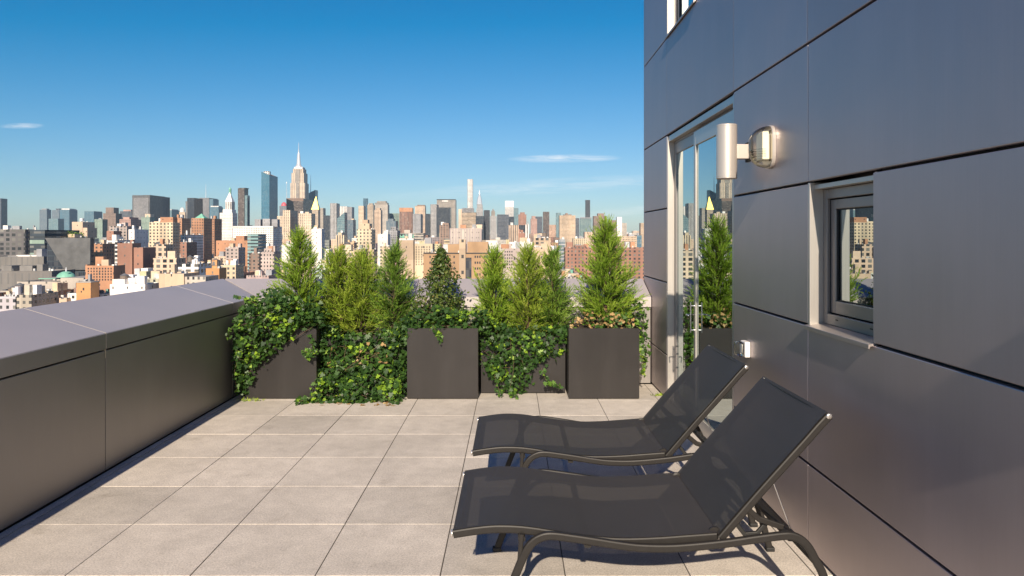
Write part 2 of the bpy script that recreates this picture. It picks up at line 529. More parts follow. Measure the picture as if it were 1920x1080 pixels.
def frame_ring(bm, x0, x1, y0, y1, z0, z1, wl, wr, wb, wt, bev=.003):
    """rectangular frame in the wall plane; wl at small y, wr at large y"""
    add_box(bm, x0, x1, y0, y0 + wl, z0, z1, bev)
    add_box(bm, x0, x1, y1 - wr, y1, z0, z1, bev)
    add_box(bm, x0 + .001, x1 - .001, y0 + wl, y1 - wr, z0, z0 + wb, bev)
    add_box(bm, x0 + .001, x1 - .001, y0 + wl, y1 - wr, z1 - wt, z1, bev)

def child(parent, o):
    """parent o (built in world coordinates) under a part of the building"""
    loc = parent.location + hb.location if parent.parent is hb else parent.location
    o.location = Vector(o.location) - loc
    o.parent = parent
    return o

# ---- glass door
def build_door():
    bm = bmesh.new()
    add_box(bm, W + .002, W + .12, 7.028, 7.056, 0, 2.655, .002)          # far reveal, faces the sun
    add_box(bm, W + .004, W + .12, 4.934, 4.958, 0, 2.655, .002)
    add_box(bm, W + .012, W + .16, 4.958, 7.028, 2.600, 2.655, .002)      # head
    fr = hpart(finish(bm, 'door_frame', M['alu']))
    bm = bmesh.new()
    add_box(bm, W + .02, W + .16, 4.958, 7.028, -.004, .02, .003)
    child(fr, finish(bm, 'threshold', M['alu']))
    # fixed light (far)
    bm = bmesh.new()
    frame_ring(bm, W + .066, W + .11, 6.02, 7.026, .021, 2.574, .05, .075, .09, .10)
    fx = hpart(finish(bm, 'fixed_light', M['sash']))
    child(fx, box('pane', W + .080, W + .086, 6.06, 6.96, .10, 2.49, M['pane']))
    # sliding leaf (near), in front
    bm = bmesh.new()
    frame_ring(bm, W + .022, W + .062, 4.96, 6.10, .021, 2.56, .075, .06, .10, .12)
    lf = hpart(finish(bm, 'sliding_leaf', M['alu']))
    child(lf, box('pane', W + .036, W + .042, 5.03, 6.045, .115, 2.445, M['pane']))
    bm = bmesh.new()
    add_sweep(bm, [(W - .012, 6.07, .82), (W - .012, 6.07, 1.08)], .012, .014, (1, 0, 0))
    for z in (.84, 1.05):
        add_sweep(bm, [(W - .012, 6.07, z), (W + .024, 6.07, z)], .012, .012, round_=True)
    hd = child(lf, finish(bm, 'handle', M['chrome'], smooth=False))
    bm = bmesh.new()
    add_sweep(bm, [(W + .024, 6.07, .975), (W - .045, 6.07, .975), (W - .052, 6.06, .975), (W - .053, 5.97, .975)], .011, .011, round_=True)
    child(lf, finish(bm, 'lever', M['chrome'], smooth=True))
    bm = bmesh.new()
    add_box(bm, W + .0345, W + .0355, 6.035, 6.0405, .12, 2.44)
    child(lf, finish(bm, 'gasket', M['black']))
    # curtain track casing above
    hpart(box('door_head', W + .064, W + .10, 4.96, 7.02, 2.575, 2.60, M['sash'], None, .002))
build_door()

# ---- awning windows
def build_window(y0, y1, z0, z1):
    bm = bmesh.new()
    add_box(bm, W + .001, W + .20, y1 - .026, y1 - .002, z0, z1, .002)      # far reveal, sunlit
    add_box(bm, W + .02, W + .20, y0 + .002, y0 + .022, z0, z1, .002)
    add_box(bm, W + .026, W + .20, y0 + .022, y1 - .026, z1 - .036, z1 - .012, .002)
    rv = hpart(finish(bm, 'window_reveal', M['alu']))
    ya, yb, za, zb = y0 + .022, y1 - .027, z0 + .012, z1 - .038
    bm = bmesh.new()
    frame_ring(bm, W + .070, W + .14, ya, yb, za, zb, .045, .045, .055, .05)
    f = hpart(finish(bm, 'window_frame', M['sash']))
    bm = bmesh.new()
    frame_ring(bm, W + .088, W + .13, ya + .049, yb - .049, za + .059, zb - .054, .052, .05, .065, .05)
    s = child(f, finish(bm, 'sash', M['sash']))
    child(f, box('pane', W + .106, W + .112, ya + .095, yb - .093, za + .118, zb - .098, M['wpane']))
    bm = bmesh.new()
    frame_ring(bm, W + .0865, W + .0885, ya + .0455, yb - .0455, za + .0555, zb - .0505, .006, .006, .006, .006, 0)
    frame_ring(bm, W + .098, W + .104, ya + .1005, yb - .0985, za + .1235, zb - .1035, .007, .007, .007, .007, 0)
    child(f, finish(bm, 'gasket', M['black']))
    bm = bmesh.new()
    for t in (.2, .75):
        y = ya + t * (yb - ya)
        add_box(bm, W + .069, W + .0705, y - .012, y + .012, za + .03, za + .036)
    child(f, finish(bm, 'weep_slot', M['black']))
    bm = bmesh.new()
    add_prism(bm, [(W - .020, z0 - .002), (W - .020, z0 - .022), (W - .014, z0 - .022), (W - .013, z0 - .010), (W + .07, z0 + .004), (W + .07, z0 + .012)], 'y', y0 - .004, y1 - .001)
    bmesh.ops.bevel(bm, geom=bm.edges[:], offset=.0015, segments=1, affect='EDGES')
    hpart(finish(bm, 'window_sill', M['sill']))
build_window(3.03, 3.697, 1.187, 1.934)
build_window(5.95, 7.06, 3.66, 5.19)

# ================================================================== WALL FITTINGS
def build_wall_lamp(y, z0, z1, label):
    t = empty('wall_lamp', (1.41, y, (z0 + z1) / 2), label, 'wall lamp', 'cylinder wall lamps')
    h = (z1 - z0) / 2
    bm = bmesh.new()
    add_lathe(bm, [(.030, -h + .03), (.058, -h + .03), (.060, -h), (.064, -h), (.0665, -h + .003), (.0665, -h + .012), (.0655, -h + .013), (.0665, -h + .014),
                   (.0665, h - .014), (.0655, h - .013), (.0665, h - .012), (.0665, h - .003), (.064, h), (.02, h)], 0, 0, 48)
    o = finish(bm, 'lamp_body', M['lampmetal'], t, True)
    o.data.set_sharp_from_angle(angle=R(35))
    bm = bmesh.new()
    add_lathe(bm, [(.03, -h + .028), (.055, -h + .012), (.057, -h + .010), (.02, -h + .009)], 0, 0, 32)
    finish(bm, 'lens', M['reflector'], t, True)
    bm = bmesh.new()
    add_box(bm, .060, .138, -.028, .028, -.048, .048, .004)
    finish(bm, 'bracket', M['lampmetal'], t)
    bm = bmesh.new()
    add_box(bm, .139, .149, -.055, .055, -.065, .065, .003)
    finish(bm, 'mounting_plate', M['gap'], t)
build_wall_lamp(4.60, 2.03, 2.385, 'satin metal cylinder lamp on a bracket beside the glass door')
build_wall_lamp(-.35, 2.36, 2.715, 'satin metal cylinder lamp added behind the camera to cast a shadow on the wall')  # unseen second lamp, added for the slanting shadow it throws along the wall

def build_bulkhead(y, z):
    t = empty('bulkhead_light', (W, y, z), 'clear glass domed bulkhead light on the wall, metal reflector inside', 'bulkhead light')
    def se(a, hy, hz, e=.62):
        c, q = math.cos(a), math.sin(a)
        return hy * math.copysign(abs(c) ** e, c), hz * math.copysign(abs(q) ** e, q)
    def dome(hy, hz, d, n=10, seg=40):
        bm = bmesh.new(); rings = []
        for i in range(n):
            a = math.pi / 2 * i / n
            k, xx = math.cos(a) ** .8, -d * math.sin(a) - .022
            rings.append([bm.verts.new((xx, *se(2 * math.pi * j / seg, hy * k, hz * k))) for j in range(seg)])
        tip = bm.verts.new((-d - .022, 0, 0))
        for p, q in zip(rings, rings[1:]):
            for k in range(seg):
                bm.faces.new((p[k], p[(k + 1) % seg], q[(k + 1) % seg], q[k]))
        for k in range(seg):
            bm.faces.new((rings[-1][k], rings[-1][(k + 1) % seg], tip))
        return bm
    finish(dome(.085, .124, .108), 'glass_dome', M['dome'], t, True)
    bm = bmesh.new()
    seg = 40
    rings = [[bm.verts.new((x, *se(2 * math.pi * k / seg, hy, hz))) for k in range(seg)] for x, hy, hz in [(-.001, .088, .127), (-.018, .090, .129), (-.022, .087, .126), (-.0225, .078, .116)]]
    for a, b in zip(rings, rings[1:]):
        for k in range(seg): bm.faces.new((a[k], a[(k + 1) % seg], b[(k + 1) % seg], b[k]))
    bm.faces.new(rings[0]); bm.faces.new(rings[-1][::-1])
    finish(bm, 'base_ring', M['lampmetal'], t)
    bm = bmesh.new()
    add_box(bm, -.070, -.027, -.055, .055, -.08, .088, .006)
    finish(bm, 'reflector', M['reflector'], t)
    bm = bmesh.new()
    for k in range(6):      # moulded ribs on the lower half of the dome
        zz = -.018 - .014 * k
        r = math.sqrt(max(.0004, .112 ** 2 - zz * zz))
        pts = [(-.024 - .094 * math.cos(a) * (r / .112), r * .68 * math.sin(a), zz) for a in [R(-70 + 14 * i) for i in range(11)]]
        add_sweep(bm, pts, .004, .004, (0, 0, 1))
    finish(bm, 'ribs', M['dome'], t)
    bm = bmesh.new()
    for zz in (.085, -.085):
        add_lathe(bm, [(.002, 0), (.007, 0), (.007, .006), (.002, .006)], 0, 0, 10)
        for v in bm.verts[-40:]:
            v.co = Vector((-.028 - v.co.z, v.co.x - .068, zz + v.co.y))
        bm.verts.ensure_lookup_table()
    finish(bm, 'screws', M['gap'], t)
build_bulkhead(4.22, 2.19)

def build_outlet(y, z):
    t = empty('outlet_box', (W, y, z), 'small white weatherproof socket cover low on the wall behind the loungers', 'socket box')
    bm = bmesh.new(); add_box(bm, -.038, -.001, -.045, .05, -.052, .052, .008, 3)
    finish(bm, 'box', M['white_pl'], t)
    bm = bmesh.new(); add_box(bm, -.088, -.0385, -.04, .045, -.047, .050, .022, 4)
    finish(bm, 'clear_cover', M['dome'], t, True)
    bm = bmesh.new(); add_box(bm, -.050, -.039, -.024, .028, -.032, .034, .006, 2)
    finish(bm, 'socket', M['white_pl'], t)
build_outlet(4.62, .91)

# ================================================================== LOUNGERS
def build_lounger():
    t = empty('sun_lounger', (-.245, 2.92, 0), 'dark grey mesh sun lounger nearest the camera, back raised against the wall', 'sun lounger', 'mesh sun loungers')
    WD = .74
    seat = spline([(0, 0, .418), (.1, 0, .433), (.19, 0, .440), (.31, 0, .434), (.5, 0, .405), (.62, 0, .391), (.72, 0, .386), (.85, 0, .390), (.95, 0, .397), (1.10, 0, .408)], 5)
    back = spline([(1.105, 0, .400), (1.118, 0, .416), (1.26, 0, .580), (1.412, 0, .750), (1.468, 0, .812), (1.515, 0, .866), (1.558, 0, .912)], 5)
    off = Vector((0, 0, -.006))
    for y in (.012, WD - .012):
        bm = bmesh.new()
        add_sweep(bm, [p + Vector((0, y, -.010)) for p in seat], .024, .036, (0, 1, 0))
        o = finish(bm, 'seat_rail', M['frame'], t)
        bm = bmesh.new(); add_lathe(bm, [(.002, 0), (.013, 0), (.015, .002), (.015, .008), (.002, .008)], 0, 0, 14)
        for v in bm.verts: v.co = Vector((-.004 - v.co.z + .002, y + v.co.x, .410 + v.co.y))
        finish(bm, 'end_cap', M['cap'], o, True)
        bm = bmesh.new()
        nb = [p + Vector((.012, y, -.012)) for p in back]
        add_sweep(bm, nb, .024, .034, (0, 1, 0))
        o = finish(bm, 'back_rail', M['frame'], t)
        bm = bmesh.new(); add_lathe(bm, [(.002, 0), (.010, 0), (.012, .002), (.012, .006), (.002, .006)], 0, 0, 14)
        sgn = -1 if y < .3 else 1
        for v in bm.verts: v.co = Vector((1.566 + v.co.x, y + sgn * (.011 + v.co.z), .903 + v.co.y))
        finish(bm, 'end_cap', M['cap'], o, True)
        bm = bmesh.new(); add_lathe(bm, [(.002, 0), (.026, 0), (.028, .003), (.028, .012), (.020, .016), (.002, .016)], 0, 0, 20)
        for v in bm.verts: v.co = Vector((1.098 + v.co.x, y - sgn * (.013 + v.co.z), .402 + v.co.y))
        finish(bm, 'hinge', M['frame'], t, False)
    # slings
    def sling(path, name, sag):
        ny = 12
        V = []; F = []
        for i, p in enumerate(path):
            for j in range(ny + 1):
                s = j / ny
                k = 4 * s * (1 - s)
                env = math.sin(math.pi * i / (len(path) - 1)) ** .6
                V.append((p.x + (sag * .7 * k * env if name == 'back_sling' else 0), -.001 + s * (WD + .002), p.z + .0105 - sag * k * env))
        for i in range(len(path) - 1):
            for j in range(ny):
                a = i * (ny + 1) + j
                F.append((a, a + 1, a + ny + 2, a + ny + 1))
        me = bpy.data.meshes.new(name); me.from_pydata(V, [], F)
        for p in me.polygons: p.use_smooth = True
        me.materials.append(M['sling'])
        return link(bpy.data.objects.new(name, me), t)
    sling(seat, 'seat_sling', .010)
    sling(back, 'back_sling', .010)
    for nm, p in (('front_bar', (.012, 0, .413)), ('head_bar', (1.562, 0, .902))):
        bm = bmesh.new()
        add_sweep(bm, [(p[0], .025, p[2]), (p[0], WD - .025, p[2])], .030, .022, (1, 0, 0))
        finish(bm, nm, M['frame'], t)
    bm = bmesh.new()
    add_sweep(bm, [(.032, .03, .429), (.032, WD - .03, .429)], .046, .003, (1, 0, 0))
    finish(bm, 'front_hem', simple_mat('sling_hem', (.035, .033, .033), .6), t)
    # base frame: one bent bar per side running from front foot to rear foot
    prof = [(.165, .006), (.20, .10), (.26, .25), (.292, .336), (.320, .384), (.357, .413), (.406, .424), (.50, .413), (.594, .399), (.69, .384), (.782, .374), (.923, .373), (1.113, .390),
            (1.25, .409), (1.36, .423), (1.405, .422), (1.445, .404), (1.475, .372), (1.508, .310), (1.535, .245), (1.575, .10), (1.60, .006)]
    for y in (-.020, WD + .020):
        pts = spline([(a, y, b - .010 if b > .3 else b) for a, b in prof], 4)
        bm = bmesh.new(); add_sweep(bm, pts, .024, .034, (0, 1, 0))
        o = finish(bm, 'leg_frame', M['frame'], t)
        for x in (.165, 1.60):
            box('foot_pad', x - .022, x + .022, y - .016, y + .016, .0, .022, M['black'], o, .004)
        bm = bmesh.new()
        yy = y + (.002 if y < 0 else -.002)
        add_sweep(bm, [(.285, yy, .42), (.277, yy, .31)], .018, .020, (0, 1, 0))
        finish(bm, 'front_brace', M['frame'], t)
    # cross bars
    for nm, x, z in (('cross_bar', .285, .395), ('cross_bar', .56, .368), ('cross_bar', 1.08, .366), ('cross_bar', 1.405, .395), ('cross_bar', 1.522, .285)):
        bm = bmesh.new()
        add_sweep(bm, [(x, -.010, z), (x, WD + .010, z)], .030, .020, (1, 0, 0))
        finish(bm, nm, M['frame'], t)
    # prop that holds the back up, and two thin rods
    for y in (.075, WD - .075):
        bm = bmesh.new()
        add_sweep(bm, [(1.225, y, .508), (1.30, y, .445), (1.402, y, .41)], .018, .026, (0, 1, 0))
        finish(bm, 'back_prop', M['frame'], t)
        bm = bmesh.new()
        add_sweep(bm, [(1.18, y + .02, .455), (1.245, y + .02, .372), (1.30, y + .02, .375), (1.34, y + .02, .42)], .014, .020, (0, 1, 0))
        finish(bm, 'ratchet_arm', M['black'], t)
    for y in (.022, WD - .022):
        bm = bmesh.new()
        add_sweep(bm, [(1.335, y, .640), (1.415, y - .0, .425)], .007, .007, round_=True)
        finish(bm, 'support_rod', M['chrome'], t)
    bm = bmesh.new()
    add_sweep(bm, [(1.225, .07, .507), (1.225, WD - .07, .507)], .022, .022, (1, 0, 0))
    finish(bm, 'prop_bar', M['frame'], t)
    return t
l1 = build_lounger()
l2 = copy_tree(l1)
l2.location = (-.225, 4.01, 0)
l2['label'] = 'dark grey mesh sun lounger farther from the camera, beside the glass door'

# ================================================================== PLANTERS
def planter(x0, x1, y0, y1, h, name, label, group):
    t = empty(name, ((x0 + x1) / 2, (y0 + y1) / 2, 0), label, 'planter', group)
    cx, cy = (x0 + x1) / 2, (y0 + y1) / 2
    w, d = (x1 - x0) / 2, (y1 - y0) / 2
    bm = bmesh.new()
    add_box(bm, -w, w, -d, d, .008, h, 0)
    top = [f for f in bm.faces if f.normal.z > .9]
    r = bmesh.ops.inset_region(bm, faces=top, thickness=.022)
    bmesh.ops.translate(bm, verts=list({v for f in top for v in f.verts}), vec=(0, 0, -.05))
    bmesh.ops.bevel(bm, geom=[e for e in bm.edges], offset=.003, segments=2, affect='EDGES')
    finish(bm, 'planter_box', M['planter'], t)
    bm = bmesh.new()
    add_box(bm, -w + .025, w - .025, -d + .025, d - .025, h - .06, h - .03, .01)
    finish(bm, 'soil', M['soil'], t)
    return t
PY0, PY1 = 7.105, 7.80
planter(-2.715, -1.985, PY0, PY1, .722, 'tall_planter', 'tall charcoal cube planter in the corner, ivy hanging over its front', 'charcoal cube planters')
planter(-1.065, -.345, PY0, PY1, .722, 'tall_planter', 'tall charcoal cube planter in the middle of the row, bare smooth front', 'charcoal cube planters')
planter(.575, 1.292, PY0, PY1, .722, 'tall_planter', 'tall charcoal cube planter nearest the glass door, dry tan leaves along its top', 'charcoal cube planters')
planter(-1.965, -1.085, 7.36, 7.815, .60, 'low_planter', 'low set back charcoal planter almost hidden by ivy spilling onto the pavers', 'low charcoal planters')
planter(-.325, .560, 7.36, 7.815, .60, 'low_planter', 'low set back charcoal planter half covered by ivy, next to the door side planter', 'low charcoal planters')

# ================================================================== PLANTS
def unit(v):
    return v / np.maximum(np.linalg.norm(v, axis=-1, keepdims=True), 1e-9)

def trunk(root, h, r, seed, lean=.02):
    rg = random.Random(seed)
    bm = bmesh.new()
    pts = [(rg.uniform(-lean, lean) * (k / 6), rg.uniform(-lean, lean) * (k / 6), h * k / 6) for k in range(7)]
    rings = []
    for k, p in enumerate(pts):
        rr = r * (1 - .85 * k / 6)
        rings.append([bm.verts.new((p[0] + rr * math.cos(a), p[1] + rr * math.sin(a), p[2])) for a in [2 * math.pi * i / 7 for i in range(7)]])
    for a, b in zip(rings, rings[1:]):
        for i in range(7): bm.faces.new((a[i], a[(i + 1) % 7], b[(i + 1) % 7], b[i]))
    bm.faces.new(rings[0]); bm.faces.new(rings[-1])
    return finish(bm, 'trunk', M['bark'], root, True)

def conifer(x, y, z0, H, rad, mat, seed, label, nb=150, up=.75, base=.02, lean=(0, 0), shape=.8, dens=1.02, dead=True):
    """feathery conifer: upswept branches carrying sprays of needle twigs"""
    rng = np.random.default_rng(seed)
    root = empty('conifer_shrub', (x, y, z0), label, 'conifer', 'conifers in the planters')
    tr = trunk(root, H * .93, .016, seed)
    V = []; T = []
    BR = []
    gap = rng.uniform(0, 6.28, 4); gz = rng.uniform(.15, .85, 4)
    nb = int(nb * dens)
    for i in range(nb + 5):
        t = base + (1 - base) * (i + rng.random()) / nb
        phi = i * 2.39996 + rng.normal(0, .4)
        if i >= nb:
            t = .97
        prof = (min(1.0, (t + .12) / .30)) ** .5 * max(0, 1 - t) ** shape * 1.22
        L = rad * max(.20, prof) * rng.uniform(.5, 1.22)
        # sparse patches
        hole = max(math.exp(-((math.remainder(phi - g, 2 * math.pi)) / .45) ** 2 - ((t - z) / .06) ** 2) for g, z in zip(gap, gz))
        if hole > .35: L *= .45
        el = R(10 + 46 * up * (.30 + .70 * t)) + rng.normal(0, .20)
        if i >= nb: el = R(rng.uniform(70, 88)); L = rad * .45
        d = np.array([math.cos(phi) * math.cos(el), math.sin(phi) * math.cos(el), math.sin(el)])
        p0 = np.array([lean[0] * t, lean[1] * t, H * .88 * t])
        Lb = L / max(.45, math.cos(el)) if i < nb else L
        bt = rng.normal(.44, .14)
        droop = rng.uniform(-.05, .06)
        def at(s): return p0 + d * (Lb * s) - np.array([0, 0, 1]) * droop * s * s * Lb * 2
        BR.append((p0, at(.5), at(.92)))
        nf = max(4, int(Lb / .024))
        for j in range(nf):
            s = .15 + .85 * (j + rng.random()) / nf
            q = at(min(s, 1.0))
            sd = unit(rng.normal(0, 1, 3)); sd = unit(sd - d * (sd @ d))
            fd = unit(d * .9 + sd * rng.uniform(.35, .95) + np.array([0, 0, .30]))
            fl = rng.uniform(.065, .135) * (1.15 - .4 * s)
            cur = unit(d + np.array([0, 0, .5])) * rng.uniform(.1, .35)
            nn = int(10 + fl * 150)
            f = (np.arange(nn) + rng.random(nn)) / nn
            P = q + fd * (fl * f)[:, None] + cur * (fl * f ** 2)[:, None]
            lat = unit(np.cross(fd, rng.normal(0, 1, 3)))
            sg = np.where(np.arange(nn) % 2 == 0, 1.0, -1.0)[:, None]
            nd = unit(fd * 1.0 + cur * f[:, None] + lat * sg * .55 + rng.normal(0, .20, (nn, 3)))
            nl = (rng.uniform(.016, .030, nn) * (1.1 - .5 * f))[:, None]
            wd = unit(np.cross(nd, rng.normal(0, 1, (nn, 3)))) * rng.uniform(.0018, .0032, (nn, 1))
            V.append(np.stack([P - wd, P + wd, P + nd * nl + wd * .3, P + nd * nl - wd * .3], axis=1).reshape(-1, 3))
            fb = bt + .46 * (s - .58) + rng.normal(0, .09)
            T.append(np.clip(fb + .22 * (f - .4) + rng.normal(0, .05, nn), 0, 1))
        if dead and rng.random() < .02:
            T[-1][:] = 0
    mesh_polys('crown', np.concatenate(V), 4, mat, root, np.concatenate(T))
    bm = bmesh.new()
    for a, b, c in BR[::1]:
        add_sweep(bm, [a, b, c], .0045, .0045, round_=True)
    finish(bm, 'branches', M['bark'], root)
    return root

def leaf_cloud(P, Nrm, size, outline, rng, jitter=.6, hang=0.0, fold=.12):
    """place one flat leaf outline (k,2) at each point, facing Nrm with jitter; returns (n*k,3)"""
    n = len(P); k = len(outline)
    nr = unit(Nrm + rng.normal(0, jitter, (n, 3)))
    tip = unit(rng.normal(0, 1, (n, 3)) + np.array([0, -.2, -hang]))
    tip = unit(tip - nr * np.sum(tip * nr, axis=1, keepdims=True))
    lat = np.cross(nr, tip)
    sz = size * (rng.uniform(.38, 1.2, (n, 1, 1)))
    o = np.array(outline)
    v = (lat[:, None, :] * o[None, :, 0:1] + tip[:, None, :] * o[None, :, 1:2] - nr[:, None, :] * (np.abs(o[None, :, 0:1]) * fold)) * sz
    return (P[:, None, :] + v).reshape(-1, 3)

IVY = [(0, -.02), (.30, -.20), (.52, .05), (.30, .26), (.46, .52), (.20, .56), (0, 1.0), (-.20, .56), (-.46, .52), (-.30, .26), (-.52, .05), (-.30, -.20)]
OVAL = [(0, 0), (.22, .22), (.26, .5), (.16, .8), (0, 1), (-.16, .8), (-.26, .5), (-.22, .22)]

def broadleaf(x, y, z0, H, rad, seed, label, n=5200):
    rng = np.random.default_rng(seed)
    root = empty('broadleaf_shrub', (x, y, z0), label, 'shrub')
    trunk(root, H * .9, .016, seed)
    t = rng.random(n) ** 1.25
    phi = rng.random(n) * 2 * math.pi
    lump = 1 + .20 * np.sin(3 * phi + 7 * t + seed) + .14 * np.sin(5 * phi - 17 * t) + .10 * np.sin(23 * t)
    rr = rad * (1 - t) ** .75 * np.minimum(1, (t + .25) / .4) * lump * (rng.random(n) ** .33) * 1.12
    rr = np.maximum(rr, .015)
    P = np.stack([np.cos(phi) * rr, np.sin(phi) * rr, .02 + H * t + rng.normal(0, .012, n)], axis=1)
    # clumps with gaps
    cl = rng.normal(0, .025, (90, 3)); pick = rng.integers(0, 90, n)
    P += cl[pick] * .6
    Nr = unit(np.stack([np.cos(phi), np.sin(phi), np.full(n, .9)], axis=1))
    V = leaf_cloud(P, Nr, .036, OVAL, rng, .6, -.8, .25)
    tint = np.clip(rng.normal(.42, .2, n) + .20 * (rr / rad - .3), 0, 1)
    mesh_polys('crown', V, len(OVAL), M['boxleaf'], root, tint)
    bm = bmesh.new()
    for i in range(70):
        tt = rng.random() * .9; ph = rng.random() * 6.28; L = rad * (1 - tt) * .85
        a = Vector((0, 0, H * tt * .9)); b = a + Vector((math.cos(ph) * L, math.sin(ph) * L, L * .7))
        add_sweep(bm, [a, (a + b) / 2 + Vector((0, 0, -.01)), b], .004, .004, round_=True)
    finish(bm, 'branches', M['bark'], root)
    return root

def in_poly(px, py, poly):
    inside = np.zeros(len(px), bool)
    n = len(poly)
    for i in range(n):
        x0, y0 = poly[i]; x1, y1 = poly[(i + 1) % n]
        c = ((y0 > py) != (y1 > py)) & (px < (x1 - x0) * (py - y0) / ((y1 - y0) if y1 != y0 else 1e-9) + x0)
        inside ^= c
    return inside

def edge_dist(px, py, poly):
    d = np.full(len(px), 1e9)
    for i in range(len(poly)):
        a = np.array(poly[i]); b = np.array(poly[(i + 1) % len(poly)])
        ab = b - a; L2 = max(1e-9, ab @ ab)
        t = np.clip(((px - a[0]) * ab[0] + (py - a[1]) * ab[1]) / L2, 0, 1)
        d = np.minimum(d, np.hypot(px - a[0] - t * ab[0], py - a[1] - t * ab[1]))
    return d

def ivy(loc, label, sheets, seed, mat='ivy', size=.047, extra=None, tintbase=.27):
    """an ivy plant: leafy sheets (outline in the planter's front plane, metres; bulge towards the viewer; depth range) plus trailing stems"""
    rng = np.random.default_rng(seed)
    root = empty('ivy_plant', loc, label, 'ivy', 'ivy in the planters')
    V = []; T = []
    stems = []
    L = np.array(loc)
    for poly, y_front, bulge, thick, dens in sheets:
        P2 = np.array(poly)
        lo, hi = P2.min(0), P2.max(0)
        area = (hi - lo).prod()
        n = int(area * dens)
        xx = lo[0] + rng.random(n) * (hi[0] - lo[0]); zz = lo[1] + rng.random(n) * (hi[1] - lo[1])
        # ragged edge
        k = in_poly(xx + rng.normal(0, .018, n), zz + rng.normal(0, .018, n), poly)
        xx, zz = xx[k], zz[k]
        d = edge_dist(xx, zz, poly)
        lump = .5 + .5 * np.sin(xx * 17 + seed) * np.sin(zz * 15 + 2 * seed)
        b = bulge * np.minimum(1, d / .14) ** .6 * (.45 + .8 * lump)
        fl = (y_front(zz) if callable(y_front) else np.full(len(xx), y_front))
        depth = (rng.random(len(xx)) ** 1.6) * thick
        yy = fl - b + depth
        P = np.stack([xx, yy, np.maximum(zz, .012)], axis=1)
        Nr = np.tile(np.array([-.1, -.70, .80]), (len(xx), 1)) + np.stack([.5 * np.cos(xx * 17 + seed), 0 * xx, .3 * np.cos(zz * 15)], axis=1)
        V.append(leaf_cloud(P - L, unit(Nr), size, IVY, rng, .62, .55, .22))
        tt = rng.normal(tintbase, .16, len(xx)) + .16 * (lump - .5)
        young = (np.sin(xx * 9 + 3 * seed) * np.sin(zz * 11 + seed) > .45) & (rng.random(len(xx)) < .34) | (rng.random(len(xx)) < .05)
        tt = np.where(young, rng.uniform(.75, 1.0, len(xx)), tt)
        T.append(np.clip(tt, 0, 1))
        for i in range(int(30 * (hi - lo).prod() / .6) + 5):
            j = rng.integers(0, len(xx)); a = P[j] - L + np.array([0, .02, 0])
            m = rng.integers(0, len(xx)); c = P[m] - L + np.array([0, .02, 0])
            if np.linalg.norm(a - c) < .45: stems.append((a, (a + c) / 2 + rng.normal(0, .02, 3), c))
    for path in (extra or []):
        pts = spline(path, 6)
        loc_pts = [Vector(p) - Vector(loc) for p in pts]
        stems.append(tuple(np.array(p) for p in loc_pts))
        n = len(pts) * 2
        idx = rng.integers(0, len(pts), n)
        P = np.array([list(loc_pts[i]) for i in idx]) + rng.normal(0, .014, (n, 3))
        V.append(leaf_cloud(P, np.tile(np.array([-.1, -.8, .6]), (n, 1)), size * .9, IVY, rng, .5, .5))
        T.append(np.clip(rng.normal(tintbase + .22, .22, n), 0, 1))
    mesh_polys('leaves', np.concatenate(V), len(IVY), M[mat], root, np.concatenate(T))
    bm = bmesh.new()
    for s in stems:
        add_sweep(bm, [Vector(p) for p in s], .004, .004, round_=True)
    finish(bm, 'stems', M['bark'], root)
    return root

def pf(Y, pts):
    """outline measured in the photograph -> metres in the upright plane at distance Y (this plane is where the plant hangs)"""
    return [((px - 960) / 1313 * Y, 1.653 - (py - 443) / 1313 * Y) for px, py in pts]

YB = 7.47
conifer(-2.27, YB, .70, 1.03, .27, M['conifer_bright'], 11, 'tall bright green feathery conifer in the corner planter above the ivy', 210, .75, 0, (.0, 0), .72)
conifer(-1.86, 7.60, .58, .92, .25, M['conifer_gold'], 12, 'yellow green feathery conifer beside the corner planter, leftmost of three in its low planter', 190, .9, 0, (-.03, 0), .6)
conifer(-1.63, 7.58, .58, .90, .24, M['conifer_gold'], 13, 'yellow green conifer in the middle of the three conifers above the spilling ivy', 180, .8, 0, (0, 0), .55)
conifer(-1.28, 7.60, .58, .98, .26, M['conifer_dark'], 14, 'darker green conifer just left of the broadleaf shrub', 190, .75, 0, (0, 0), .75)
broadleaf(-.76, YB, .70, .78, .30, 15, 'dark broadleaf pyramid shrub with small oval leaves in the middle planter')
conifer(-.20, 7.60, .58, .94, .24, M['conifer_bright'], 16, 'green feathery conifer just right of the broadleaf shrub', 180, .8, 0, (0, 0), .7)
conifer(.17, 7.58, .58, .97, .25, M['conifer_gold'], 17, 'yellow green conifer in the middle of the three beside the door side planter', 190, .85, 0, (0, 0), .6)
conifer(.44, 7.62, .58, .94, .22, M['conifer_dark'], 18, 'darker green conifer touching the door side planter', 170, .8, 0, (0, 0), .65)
conifer(1.00, YB, .70, 1.13, .32, M['conifer_bright'], 19, 'tallest bright green conifer, in the planter nearest the glass door', 250, .7, 0, (.0, 0), .74)

